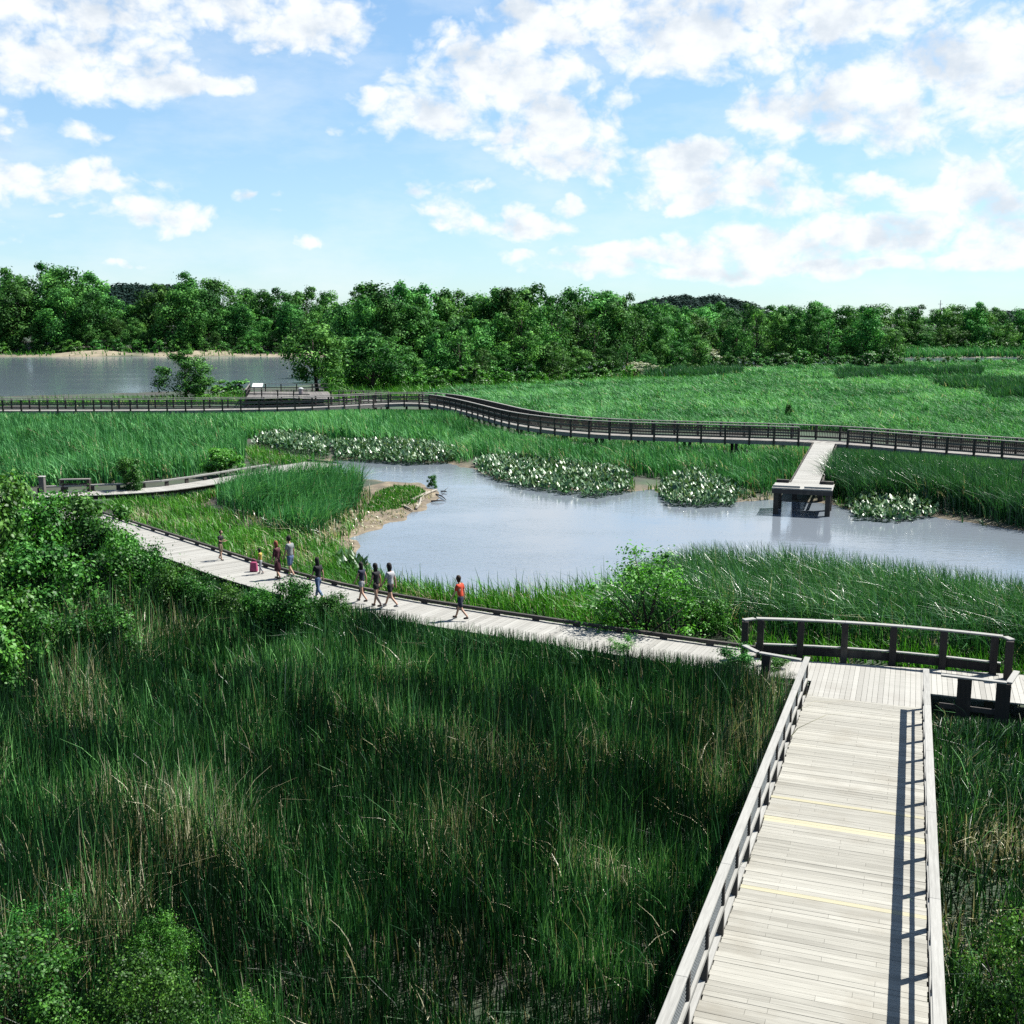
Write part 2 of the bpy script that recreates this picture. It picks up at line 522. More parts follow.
def strip_blades(pos, h, w, lean, bend, seg, tint, dry):
    """curved tapering blades as one vertex and face array"""
    n = len(pos)
    th = RNG.uniform(0, 2 * PI, n)
    side = np.stack([np.cos(th), np.sin(th), np.zeros(n)], -1)
    V = np.empty((n, seg + 1, 2, 3), np.float32)
    for i in range(seg + 1):
        t = i / seg
        k = bend * t * t
        p = pos.copy()
        p[:, 0] += lean[:, 0] * h * k + 0.04 * h * t * np.sin(th * 3)
        p[:, 1] += lean[:, 1] * h * k + 0.04 * h * t * np.cos(th * 5)
        p[:, 2] += h * (t - 0.42 * k * t)
        ww = w * (1.0 if t < 0.4 else (1 - (t - 0.4) / 0.6 * 0.85)) * 0.5
        V[:, i, 0] = p - side * ww[:, None]
        V[:, i, 1] = p + side * ww[:, None]
    base = (np.arange(n) * (seg + 1) * 2)[:, None]
    Fq = []
    for i in range(seg):
        Fq.append(base + np.array([[2 * i, 2 * i + 1, 2 * i + 3, 2 * i + 2]]))
    Fq = np.stack(Fq, 1).reshape(-1, 4)
    return V.reshape(-1, 3), Fq, np.repeat(tint, (seg + 1) * 2), np.repeat(dry, (seg + 1) * 2)


def scatter(poly_px, zref, dens, near_pow=0.0, dref=50.0, ybound=None, clumpy=0.0, mind=0.0, allow_water=False, seed=0, floor=0.04):
    """random standing places inside a zone of the marsh (dens per square metre at distance dref)"""
    r = np.random.default_rng(seed)
    pts = [P(x, y, zref) for x, y in poly_px]
    x0, x1 = min(p.x for p in pts), max(p.x for p in pts)
    y0, y1 = min(p.y for p in pts), max(p.y for p in pts)
    n = int((x1 - x0) * (y1 - y0) * dens)
    xs, ys_ = r.uniform(x0, x1, n), r.uniform(y0, y1, n)
    ok = inpoly(xs, ys_, [tuple(p[:2]) for p in pts])
    xs, ys_ = xs[ok], ys_[ok]
    if near_pow:
        k = r.uniform(0, 1, len(xs)) < (dref / np.maximum(ys_, dref)) ** near_pow
        xs, ys_ = xs[k], ys_[k]
    if clumpy:
        v = W_fine(xs, ys_) * 0.6 + W_patch(xs, ys_) * 0.6
        k = r.uniform(0, 1, len(xs)) < np.clip(0.75 + clumpy * v, floor, 1)
        xs, ys_ = xs[k], ys_[k]
    k = clear(xs, ys_); xs, ys_ = xs[k], ys_[k]
    dp, dr = shore(xs, ys_)
    if not allow_water:
        k = (dp > mind) & (dr > 0.3); xs, ys_, dp, dr = xs[k], ys_[k], dp[k], dr[k]
    z = ground_z(xs, ys_, dp, dr)
    return xs, ys_, z


def limit_h(x, y, z, h, line):
    """keeps plants beside a walkway low enough not to hide it"""
    px, py, d = proj(x, y, z)
    lim = np.interp(px, [a for a, b in line], [b for a, b in line])
    return np.clip(h, 0, np.maximum((py - lim) * d / (F_PX * CP), 0.18))


SPOTS = [(275, 712, 1.2, 1.6), (300, 735, 1.0, 1.4), (420, 712, 1.4, 1.6), (440, 738, 1.2, 1.4), (280, 800, .8, .8), (150, 825, .6, .5), (225, 860, .7, .6), (470, 985, .7, 1), (360, 1010, .8, .7), (95, 700, 1.0, .8), (250, 830, .9, .5), (190, 850, .9, .3), (410, 815, .8, .5), (300, 850, .8, .8), (490, 1010, .8, 1), (420, 1030, .9, .8), (520, 735, 1.2, .6), (20, 800, 1.2, .8),
         (960, 930, .6, 1), (985, 860, .7, .8), (1010, 960, .6, .8), (60, 740, 1.0, .7), (340, 770, .9, .6), (640, 720, 1.0, .5)]
SPOTS = [(P(x, y, 0.6), rr, k) for x, y, rr, k in SPOTS]


def straw_spots(x, y):
    v = np.zeros(x.shape)
    for p, rr, k in SPOTS:
        v = np.maximum(v, k * np.exp(-(((x - p.x) / (rr * 1.3)) ** 2 + ((y - p.y) / rr) ** 2)))
    return v


def reeds(name, poly, dens, h0, hs, w, mat, seg=3, dry=0.12, dry_patch=0.0, bend=(0.1, 0.6), line=None, near_pow=0.0, dref=50,
          clumpy=0.3, per=1, wdist=None, zref=0.3, mind=0.0, seed=1, lean0=(-0.6, -0.1), hpatch=0.12, tint_patch=0.15, floor=0.04):
    x, y, z = scatter(poly, zref, dens, near_pow, dref, clumpy=clumpy, mind=mind, seed=seed, floor=floor)
    r = np.random.default_rng(seed + 99)
    if per > 1:
        x = np.repeat(x, per) + r.normal(0, 0.06, len(x) * per); y = np.repeat(y, per) + r.normal(0, 0.06, len(y) * per); z = np.repeat(z, per)
    n = len(x)
    h = np.clip(r.normal(h0, hs, n) * (1 + hpatch * W_patch2(x, y)), 0.2, None)
    dv = r.uniform(0, 1, n) < np.clip(dry + dry_patch * np.clip(W_patch(x, y) * 0.55 + W_patch2(x, y) * 0.6 - 0.35, -0.2, 1.2) + (0.64 * straw_spots(x, y) if dry_patch > .45 else 0), 0.02, 0.95)
    dv = dv.astype(np.float32)
    if dry_patch > .45: h = h * (1 - 0.45 * straw_spots(x, y))
    h = h * np.where(dv > 0, r.uniform(0.45, 0.95, n), 1)
    if line: h = limit_h(x, y, z, h, line)
    a = r.uniform(0, 2 * PI, n)
    lean = np.stack([np.cos(a) * 0.75 + lean0[0], np.sin(a) * 0.75 + lean0[1]], -1)
    b = r.uniform(bend[0], bend[1], n) ** 1.3
    b = np.where((dv > 0) & (r.uniform(0, 1, n) < 0.15), r.uniform(0.5, 1.0, n), b)
    tint = np.clip(r.beta(0.7, 1.6, n) + tint_patch * W_patch(x, y) * 0.5 + tint_patch * W_wide(x, y) * 0.5, 0, 1)
    ww = np.full(n, w) * r.uniform(0.6, 1.3, n)
    if wdist: ww = ww * np.maximum(1, y / wdist)
    V, Fq, ti, dd = strip_blades(np.stack([x, y, z - 0.03], -1), h, ww, lean, b, seg, tint, dv)
    o = mesh_np(name, V, Fq, mat, attrs={'tint': ti, 'dry': dd})
    tag(o, kind='stuff')
    return o


LIM_NEAR = [(-400, 660), (0, 612), (110, 556), (150, 557), (200, 574), (250, 583), (300, 591), (400, 609), (470, 619), (540, 631), (620, 641), (700, 652), (760, 661), (800, 671)]
Z_FRONT = [(-420, 660), (-100, 625), (60, 600), (150, 572), (300, 602), (420, 622), (540, 640), (640, 655), (806, 690), (800, 730), (700, 1060), (640, 1320), (-420, 1320)]
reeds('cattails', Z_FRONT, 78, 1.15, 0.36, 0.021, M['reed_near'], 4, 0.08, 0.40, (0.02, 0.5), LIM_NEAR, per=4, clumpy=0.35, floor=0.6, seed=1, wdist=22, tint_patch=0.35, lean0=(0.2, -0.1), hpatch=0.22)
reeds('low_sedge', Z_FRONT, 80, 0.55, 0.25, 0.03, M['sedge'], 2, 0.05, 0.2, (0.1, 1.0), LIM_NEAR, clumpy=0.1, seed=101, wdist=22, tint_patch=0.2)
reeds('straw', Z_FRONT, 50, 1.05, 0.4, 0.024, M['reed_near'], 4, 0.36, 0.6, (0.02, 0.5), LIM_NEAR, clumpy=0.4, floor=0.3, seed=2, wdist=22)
reeds('bank_weeds', [(170, 590), (250, 590), (300, 602), (420, 622), (540, 640), (640, 655), (790, 685), (780, 705), (640, 690), (420, 668), (250, 650), (150, 640)], 46, 1.1, 0.3, 0.04, M['reed_mid'], 3, 0.05, 0.1, (0.1, 1.0), LIM_NEAR, per=3, clumpy=0.4, seed=105, wdist=30, tint_patch=0.3)
Z_RIGHT = [(925, 712), (1010, 702), (1100, 706), (1420, 740), (1420, 1320), (900, 1320), (915, 1024)]
reeds('low_sedge', Z_RIGHT, 80, 0.55, 0.25, 0.03, M['sedge'], 2, 0.05, 0.2, (0.1, 1.0), None, clumpy=0.1, seed=103, wdist=22)
reeds('cattails', Z_RIGHT, 54, 1.25, 0.4, 0.026, M['reed_near'], 4, 0.12, 0.5, (0.05, 0.8), [(900, 700), (940, 712), (1030, 716), (1400, 730)], per=4, clumpy=0.35, seed=3, wdist=22, lean0=(0.2, 0))
reeds('straw', Z_RIGHT, 46, 0.8, 0.35, 0.026, M['reed_near'], 3, 0.75, 0.5, (0.5, 1.6), None, clumpy=0.4, seed=4, wdist=22)
Z_CHAN = [(610, 584), (700, 570), (790, 576), (900, 588), (1024, 606), (1250, 645), (1250, 700), (1020, 668), (750, 640), (640, 640), (600, 628)]
reeds('reeds', Z_CHAN, 34, 2.2, 0.3, 0.035, M['reed_mid'], 3, 0.06, 0.1, (0.2, 1.0), [(600, 600), (640, 556), (700, 536), (780, 536), (1024, 568), (1300, 590)], per=3, clumpy=0.2, seed=5, lean0=(-0.5, -0.2))
reeds('bank_weeds', [(735, 655), (745, 640), (1020, 662), (1060, 690), (1010, 684)], 60, 0.6, 0.2, 0.05, M['weed'], 3, 0.1, 0.2, (0.1, 0.9), None, per=2, clumpy=0.2, seed=61)
Z_EDGE = [(300, 582), (352, 562), (378, 578), (420, 591), (480, 597), (560, 599), (625, 590), (640, 640), (600, 634), (470, 615), (397, 603), (330, 592)]
reeds('bank_weeds', Z_EDGE, 60, 0.85, 0.25, 0.04, M['weed'], 3, 0.10, 0.25, (0.1, 0.8), None, per=2, clumpy=0.3, seed=6, mind=0.1)
Z_WEED = [(100, 503), (190, 505), (230, 515), (290, 540), (352, 548), (352, 565), (300, 584), (219, 556), (120, 520)]
reeds('bank_weeds', Z_WEED, 45, 0.55, 0.2, 0.045, M['weed'], 3, 0.12, 0.35, (0.1, 0.9), None, per=2, clumpy=0.3, seed=7)
Z_PEN = [(214, 500), (240, 494), (330, 482), (362, 490), (358, 506), (330, 530), (305, 540), (270, 528), (225, 512)]
reeds('reeds', Z_PEN, 30, 2.0, 0.3, 0.05, M['reed_far'], 3, 0.06, 0.05, (0.15, 1.0), None, per=3, clumpy=0.35, seed=8, lean0=(0.4, -0.3), tint_patch=0.25, hpatch=0.2)
reeds('dry_reeds', [(216, 514), (270, 532), (306, 545), (335, 533), (362, 508), (372, 497), (362, 492), (345, 512), (306, 532), (268, 520)], 20, 0.9, 0.35, 0.05, M['reed_mid'], 3, 0.65, 0.2, (0.1, 1.1), None, per=2, clumpy=0.4, seed=81)
Z_PGRASS = [(366, 512), (374, 495), (395, 486), (420, 485), (428, 491), (414, 502), (385, 510)]
reeds('bank_weeds', [(318, 548), (335, 530), (360, 506), (374, 494), (378, 500), (366, 516), (345, 536), (330, 556)], 26, 0.5, 0.2, 0.05, M['weed'], 2, 0.3, 0.3, (0.1, 1.0), None, per=2, clumpy=0.5, seed=91)
reeds('short_grass', Z_PGRASS, 160, 0.22, 0.06, 0.05, M['weed'], 2, 0.02, 0, (0.1, 0.6), None, per=1, clumpy=0.1, seed=9)
Z_PDRY = [(300, 545), (330, 525), (362, 505), (382, 495), (430, 488), (436, 496), (400, 516), (360, 540), (330, 556)]
reeds('dry_stubble', Z_PDRY, 14, 0.3, 0.12, 0.05, M['reed_mid'], 2, 0.8, 0.2, (0.3, 1.4), None, per=2, clumpy=0.4, seed=10, mind=0.3)
Z_LEFT = [(-220, 414), (0, 414), (280, 413), (380, 410), (440, 410), (470, 438), (440, 447), (330, 443), (262, 437), (246, 440), (244, 466), (180, 478), (110, 486), (0, 488), (-220, 500)]
reeds('bank_weeds', [(246, 447), (290, 456), (335, 460), (300, 464), (250, 468)], 30, 0.7, 0.2, 0.06, M['weed'], 2, 0.2, 0.2, (0.1, 0.8), None, per=2, clumpy=0.4, seed=121)
reeds('reeds', Z_LEFT, 24, 1.7, 0.3, 0.07, M['reed_far'], 3, 0.05, 0.12, (0.1, 0.8), [(-300, 402), (0, 411), (280, 410.5), (350, 408), (440, 409)], per=2, clumpy=0.25, near_pow=0.8, dref=75, seed=12, wdist=75, lean0=(-0.4, -0.2), hpatch=0.16, tint_patch=0.28)
Z_SPUR = [(150, 498), (275, 477), (335, 476), (345, 482), (240, 493), (200, 505), (130, 505)]
reeds('bank_weeds', Z_SPUR, 50, 0.7, 0.25, 0.05, M['weed'], 3, 0.25, 0.4, (0.1, 0.9), [(100, 495), (190, 490), (275, 477), (340, 475)], per=2, clumpy=0.4, seed=13)
Z_BACK = [(440, 410), (485, 420), (515, 429), (560, 435), (618, 439), (700, 442), (815, 444), (792, 482), (770, 492), (740, 490), (660, 478), (560, 470), (480, 458), (455, 462), (440, 452)]
LIM_FAR = [(430, 407), (485, 420), (515, 429), (560, 435), (618, 439), (700, 441), (815, 445), (835, 446), (934, 452), (1024, 459), (1200, 475)]
reeds('reeds', Z_BACK, 26, 1.15, 0.3, 0.07, M['reed_far'], 3, 0.08, 0.3, (0.1, 0.8), LIM_FAR, per=2, clumpy=0.35, seed=14, hpatch=0.3, tint_patch=0.3, mind=0.3)
Z_RBANK = [(836, 444), (934, 452), (1024, 459), (1260, 482), (1260, 552), (1100, 536), (1024, 526), (950, 508), (850, 502), (824, 494)]
reeds('reeds', Z_RBANK, 34, 2.15, 0.22, 0.06, M['reed_mid'], 3, 0.03, 0.05, (0.1, 0.7), LIM_FAR, per=3, clumpy=0.15, seed=15, mind=0.5, hpatch=0.07)
Z_MEAD = [(424, 398), (440, 392), (560, 384), (660, 378), (760, 369), (900, 364.5), (1024, 362), (1300, 362), (1300, 470), (1024, 447), (830, 432), (700, 430), (618, 428), (560, 424), (490, 410)]
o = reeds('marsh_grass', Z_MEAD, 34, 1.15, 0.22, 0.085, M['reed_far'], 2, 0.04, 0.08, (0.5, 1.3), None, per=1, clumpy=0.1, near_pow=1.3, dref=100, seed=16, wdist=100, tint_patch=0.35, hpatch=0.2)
for pl in ([(835, 378), (900, 375), (985, 374), (980, 378), (900, 380), (840, 382)], [(930, 388), (1000, 386), (1100, 390), (1100, 394), (990, 395)], [(985, 396), (1100, 398), (1100, 404), (1000, 402)], [(640, 377), (740, 374), (745, 377), (650, 381)]):
    reeds('tall_reeds', pl, 10, 2.1, 0.25, 0.16, M['reed_mid'], 2, 0.02, 0, (0.1, 0.6), None, per=2, clumpy=0.1, seed=17 + pl[0][0])
Z_RIVB = [(-250, 402), (0, 403), (130, 400), (260, 396), (330, 392), (420, 392), (420, 400), (350, 402), (280, 405), (0, 406), (-250, 408)]
reeds('bank_weeds', Z_RIVB, 14, 0.6, 0.3, 0.1, M['weed'], 2, 0.12, 0.2, (0.1, 0.8), None, per=2, clumpy=0.4, seed=18)
Z_LOW = [(330, 397), (420, 395), (560, 386), (700, 380), (640, 372), (430, 378), (320, 385)]
reeds('bank_weeds', Z_LOW, 5, 0.9, 0.4, 0.15, M['weed'], 2, 0.05, 0.1, (0.1, 0.8), None, per=2, clumpy=0.3, seed=19)
reeds('reeds', [(700, 357.5), (1350, 357.5), (1350, 351), (880, 351), (700, 353)], 3.0, 2.4, 0.6, 0.3, M['reed_far'], 2, 0.05, 0.1, (0.1, 0.8), None, per=2, clumpy=0.3, seed=71)
reeds('bank_weeds', [(-200, 357.3), (300, 357.3), (300, 352), (-200, 352)], 0.35, 1.0, 0.5, 0.3, M['weed'], 2, 0.1, 0.1, (0.1, 0.8), None, per=2, clumpy=0.5, seed=72, mind=0)
Z_FARREED = [(925, 362), (1010, 362), (1010, 357.5), (925, 357.5)]


for k, pl in enumerate(([(440, 462), (478, 470), (482, 476), (450, 468)], [(630, 484), (664, 486), (662, 493), (636, 494)], [(738, 490), (772, 492), (768, 501), (742, 503)], [(826, 496), (848, 498), (850, 507), (832, 505)], [(940, 508), (1024, 522), (1100, 532), (1100, 538), (1024, 529), (945, 517)])):
    reeds('shore_tufts', pl, 9, 0.5, 0.25, 0.06, M['weed'] if k % 2 else M['reed_mid'], 2, 0.3, 0.3, (0.2, 1.1), None, per=4, clumpy=0.6, seed=200 + k, mind=-0.3)


# broad glossy leaves of the water plants, one bed at a time
def arum_bed(poly, n, seed, hh=0.55):
    r = np.random.default_rng(seed)
    pts = [P(x, y, 0.15) for x, y in poly]
    x0, x1 = min(p.x for p in pts), max(p.x for p in pts); y0, y1 = min(p.y for p in pts), max(p.y for p in pts)
    xs, ys_ = r.uniform(x0, x1, n * 4), r.uniform(y0, y1, n * 4)
    pl = [tuple(p[:2]) for p in pts]
    edge = seg_dist(xs, ys_, pl, True) + 0.12 * W_fine(xs, ys_)
    k = inpoly(xs, ys_, pl) & (edge > 0.1)
    xs, ys_, edge = xs[k][:n], ys_[k][:n], edge[k][:n]
    n = len(xs)
    h = hh * r.uniform(0.55, 1.15, n) * np.clip(0.5 + edge * 0.5, 0.4, 1.1)
    a = r.uniform(0, 2 * PI, n); L = r.uniform(0.22, 0.44, n); Wd = L * r.uniform(0.27, 0.4, n)
    pit = r.normal(0.78, 0.38, n)
    d = np.stack([np.cos(a) * np.cos(pit), np.sin(a) * np.cos(pit), np.sin(pit)], -1)
    s = np.stack([-np.sin(a), np.cos(a), np.zeros(n)], -1)
    up = np.cross(d, s); up *= -1
    base = np.stack([xs, ys_, np.maximum(ground_z(xs, ys_), -0.05) + h], -1)
    L = L[:, None]; Wd = Wd[:, None]
    V = np.stack([base - d * L * 0.15, base + s * Wd + d * L * 0.15 + up * L * 0.12, base + d * L * 0.9, base - s * Wd + d * L * 0.15 + up * L * 0.12], 1)
    ft = (np.arange(n) * 4)[:, None]
    tri = np.concatenate([ft + np.array([[0, 1, 2]]), ft + np.array([[0, 2, 3]])])
    q = np.concatenate([tri, tri[:, :0]], 1)
    # stalks
    sb = base.copy(); sb[:, 2] -= h + 0.1
    w = np.stack([np.cos(a + 1), np.sin(a + 1), np.zeros(n)], -1) * 0.018
    SV = np.stack([sb - w, sb + w, base], 1)
    sf = len(V) * 4 + np.arange(n * 3).reshape(-1, 3)
    tint = np.repeat(np.clip(r.beta(0.8, 1.0, n) * np.clip(h / hh * 1.3 - .15, 0.1, 1), 0, 1), 4)
    o = mesh_np('arum_bed', np.concatenate([V.reshape(-1, 3), SV.reshape(-1, 3)]), np.concatenate([q, sf]), M['arum'],
                attrs={'tint': np.concatenate([tint, np.full(n * 3, 0.2)])})
    tag(o, kind='stuff')


arum_bed([(474, 464), (500, 459), (560, 466), (610, 472), (632, 478), (634, 490), (600, 497), (560, 493), (515, 486), (478, 473)], 4200, 1)
arum_bed([(658, 492), (664, 482), (700, 478), (735, 486), (742, 497), (735, 505), (690, 506), (662, 503)], 1900, 2)
arum_bed([(842, 503), (860, 494), (905, 496), (938, 503), (942, 515), (900, 521), (856, 518)], 1500, 3)
arum_bed([(330, 447), (395, 449), (440, 450), (462, 454), (456, 462), (410, 464), (370, 461), (335, 459)], 4200, 4, 0.7)
arum_bed([(262, 438), (280, 437.5), (330, 444), (330, 459), (290, 456), (252, 447)], 2600, 5, 0.7)
arum_bed([(330, 566), (352, 560), (374, 572), (366, 580), (338, 576)], 160, 6, 0.7)
arum_bed([(680, 470), (720, 474), (740, 480), (700, 481), (676, 477)], 350, 7)

exec_trees = True
# ------------------------------------------------------------------ trees and shrubs
def leaf_cloud(centres, radii, per, size, r, flat=0.35, shell=0.55, aspect=0.6, jit=0.38, fuzz=0.0):
    """leaf faces spread through clumps"""
    nc = len(centres)
    ci = np.repeat(np.arange(nc), per)
    n = len(ci)
    d = r.normal(0, 1, (n, 3)); d /= np.linalg.norm(d, axis=1)[:, None]
    rad = r.uniform(shell ** 3, 1, n) ** (1 / 3.0) * r.uniform(0.75, 1.12, n)
    if fuzz: rad = rad * np.clip(r.normal(1.0, fuzz, n), 0.2, 2.0)
    pos = centres[ci] + d * (rad * radii[ci])[:, None] * np.array([1, 1, 0.78])
    nrm = d * 1.25 + np.array([0, 0, flat]) + r.normal(0, jit, (n, 3))
    nrm /= np.linalg.norm(nrm, axis=1)[:, None]
    t = np.cross(nrm, r.normal(0, 1, (n, 3))); t /= np.linalg.norm(t, axis=1)[:, None] + 1e-9
    b = np.cross(nrm, t)
    s = (size * r.uniform(0.55, 1.35, n))[:, None]
    V = np.stack([pos - t * s * 0.5, pos + b * s * aspect * 0.5 + nrm * s * 0.08, pos + t * s * 0.5, pos - b * s * aspect * 0.5 + nrm * s * 0.08], 1)
    ct = r.uniform(-0.28, 0.28, nc)
    tint = np.clip(0.1 + 0.75 * r.beta(1.5, 1.8, n) + ct[ci], 0, 1)
    return V.reshape(-1, 3), np.arange(n * 4).reshape(-1, 4), np.repeat(tint, 4)


def limbs(mb, base, tips, r0, r):
    """a few bent limbs from the stem out to clumps"""
    for tp in tips:
        tp = Vector(tp)
        mid = base.lerp(tp, 0.5) + Vector((r.normal(0, 0.02), r.normal(0, 0.02), 0.03))
        mb.tube([base, mid, tp], [r0, r0 * 0.6, r0 * 0.2], 5)


def tree_proto(kind, seed, trunk_name='trunk', crown_name='crown', matname='crown'):
    """unit-height tree: returns (trunk mesh, crown mesh)"""
    r = np.random.default_rng(seed)
    cen, rad = [], []
    if kind == 'round':
        nc, rx, z0, z1, leaf, per = 42, 0.38, 0.14, 0.93, 0.034, 190
    elif kind == 'tall':
        nc, rx, z0, z1, leaf, per = 40, 0.29, 0.12, 0.94, 0.032, 180
    elif kind == 'spread':
        nc, rx, z0, z1, leaf, per = 52, 0.52, 0.26, 0.90, 0.038, 130
    elif kind == 'loose':
        nc, rx, z0, z1, leaf, per = 34, 0.33, 0.25, 0.93, 0.028, 75
    lob = r.uniform(0, 2 * PI, 3)
    for i in range(nc):
        t = (i + r.uniform(0, 1)) / nc
        z = z0 + (z1 - z0) * t
        prof = math.sin(PI * min(1, 0.12 + 0.86 * t) ** 0.85)
        a = r.uniform(0, 2 * PI)
        k = rx * (0.35 + 0.65 * prof) * (0.8 + 0.22 * math.sin(2 * a + lob[0]) + 0.12 * math.sin(3 * a + lob[1]))
        q = k * math.sqrt(r.uniform(0.12, 1))
        cen.append((q * math.cos(a), q * math.sin(a), z + r.normal(0, 0.03)))
        rad.append((0.075 + 0.085 * r.uniform(0, 1) ** 1.5) * (1.15 if kind != 'loose' else 0.85) * (0.72 + 0.4 * prof))
    cen, rad = np.array(cen), np.array(rad)
    V, Fq, ti = leaf_cloud(cen, rad, per, leaf, r, fuzz=0.14)
    crown = mesh_np(crown_name, V, Fq, M[matname], attrs={'tint': ti})
    mb = MB()
    bx, by = r.normal(0, 0.02), r.normal(0, 0.02)
    top = Vector((bx * 2, by * 2, 0.72))
    mb.tube([(0, 0, -0.02), (bx, by, 0.2), (bx * 1.6, by * 1.6, 0.45), top], [0.026, 0.02, 0.014, 0.006], 7)
    sel = r.permutation(nc)[:12]
    for j in sel:
        tp = cen[j]
        b0 = Vector((bx * 1.3, by * 1.3, max(0.15, tp[2] - 0.28)))
        limbs(mb, b0, [tp], 0.009, r)
    trunk = mb.build(trunk_name, M['bark'], smooth=True)
    return trunk, crown


def shrub_proto(seed, nc=34, per=300, leaf=0.04, rx=0.54, matname='shrub', fuzz=0.42, shell=0.3):
    """unit-height, many-stemmed shrub"""
    r = np.random.default_rng(seed)
    cen, rad = [], []
    for i in range(nc):
        a = r.uniform(0, 2 * PI); t = r.uniform(0, 1)
        z = 0.12 + 0.78 * t
        k = rx * math.sqrt(r.uniform(0.05, 1)) * (1 - 0.45 * t ** 2) * (0.8 + 0.25 * math.sin(3 * a + seed))
        cen.append((k * math.cos(a), k * math.sin(a), z)); rad.append(r.uniform(0.075, 0.19))
    cen, rad = np.array(cen), np.array(rad)
    V, Fq, ti = leaf_cloud(cen, rad, per, leaf, r, shell=shell, jit=0.6, flat=0.5, fuzz=fuzz)
    crown = mesh_np('foliage', V, Fq, M[matname], attrs={'tint': ti})
    mb = MB()
    for j in r.permutation(nc)[:9]:
        limbs(mb, Vector((r.normal(0, 0.05), r.normal(0, 0.05), -0.02)), [cen[j]], 0.014, r)
    stem = mb.build('stem', M['bark'], smooth=True)
    return stem, crown


PROTO_USED = {}


def plant(name, proto, base, h, wscale, label, cat, group=None, rz=None):
    """a tree or shrub of its own: an Empty at the foot with its trunk and crown"""
    e = empty(name, base, random.uniform(0, 2 * PI) if rz is None else rz, (h * wscale, h * wscale, h))
    tag(e, label, cat, group)
    for src in proto:
        if src.name not in PROTO_USED:
            PROTO_USED[src.name] = 1; src.parent = e
        else:
            copy_child(src, e)
    return e


def gz1(x, y):
    return float(ground_z(np.array([x], float), np.array([y], float))[0])


def height_for(base, top_py):
    """height of something standing at base whose tip is seen at top_py"""
    b = -(top_py - 512) / F_PX
    dy, dz = CP + b * SP, -SP + b * CP
    return CAM_H + base.y * dz / dy - base.z


PT = {k: [tree_proto(k, s) for s in seeds] for k, seeds in {'round': (1, 2, 3, 4), 'tall': (5, 6, 7), 'spread': (8, 9), 'loose': (10, 11)}.items()}
ALLT = [('round', 4), ('tall', 3), ('spread', 1), ('loose', 2)]


def pick(kinds):
    return random.choice(PT[random.choice(kinds)])


def wood(x0, x1, step, ydist, tops, kinds, label, group, jit_y=8, low=0.0, wsc=1.0, jt=5):
    """a row of separate trees; tops gives the skyline they reach"""
    px = x0
    while px <= x1:
        Y = ydist(px) + random.uniform(-jit_y, jit_y)
        X = (px + random.uniform(-0.3, 0.3) * step - 512) / F_PX * Y * 1.0
        z = gz1(X, Y)
        tp = np.interp(px, [a for a, b in tops], [b for a, b in tops]) + random.uniform(-jt * 0.4, jt) + low
        h = height_for(Vector((X, Y, z)), tp)
        k = random.choice(kinds)
        plant('deciduous_tree', random.choice(PT[k]), (X, Y, z - 0.1), h, random.uniform(0.85, 1.2) * wsc, label[k] if isinstance(label, dict) else label, 'tree', group)
        px += step * random.uniform(0.75, 1.25)


# far bank, beyond the river
T_A = [(-150, 280), (-60, 282), (0, 277), (35, 264), (75, 264), (98, 270), (112, 290), (150, 300), (172, 282), (205, 271), (225, 274), (250, 285), (275, 290), (300, 282), (330, 288), (360, 290), (420, 292), (500, 296), (640, 300), (700, 303), (900, 306), (1024, 306), (1200, 300)]
LA = {'round': 'broad round-crowned tree in the wood on the far river bank', 'tall': 'tall narrow-crowned tree in the wood on the far river bank',
      'spread': 'wide spreading tree in the wood on the far river bank', 'loose': 'loose thin-crowned tree in the wood on the far river bank'}
wood(-150, 420, 24, lambda p: 395, T_A, ['round', 'round', 'tall', 'spread'], LA, 'trees of the wood on the far river bank', 10, 0, 1.0, 3)
wood(-150, 420, 22, lambda p: 378, T_A, ['round', 'tall', 'round'], LA, 'trees of the wood on the far river bank', 6, 16, 1.0, 12)
LA2 = 'low bushy tree at the water edge of the far river bank'
wood(-150, 330, 15, lambda p: 372, [(-150, 326), (300, 330), (420, 330)], ['round', 'spread'], LA2, 'low trees at the edge of the far river bank', 3, 0, 1.1, 12)
# the wood in the middle, on the near side of the river
T_B = [(318, 318), (345, 300), (372, 282), (395, 281), (418, 279), (440, 290), (455, 292), (480, 290), (510, 288), (533, 284), (555, 290), (575, 289), (600, 287), (625, 293), (645, 299), (665, 306), (690, 312)]
LB = {'round': 'round-crowned tree in the wood behind the bright marsh grass', 'tall': 'tall upright tree in the wood behind the bright marsh grass',
      'spread': 'wide spreading tree in the wood behind the bright marsh grass', 'loose': 'open-crowned tree with bare limbs in the wood behind the marsh grass'}
yB = lambda p: np.interp(p, [300, 340, 400, 560, 640, 700, 800], [196, 192, 188, 205, 225, 250, 262])
wood(345, 700, 17, lambda p: yB(p) + 30, T_B, ['tall', 'round', 'tall'], LB, 'trees of the wood behind the marsh grass', 7, 0, 1.0, 4)
wood(335, 700, 19, lambda p: yB(p) + 14, T_B, ['tall', 'loose', 'round'], LB, 'trees of the wood behind the marsh grass', 4, 14, 0.95, 16)
wood(330, 690, 20, yB, [(310, 352), (345, 340), (380, 330), (470, 332), (560, 338), (690, 338)], ['round', 'loose', 'spread', 'round'], LB, 'trees of the wood behind the marsh grass', 4, 0, 1.05, 16)
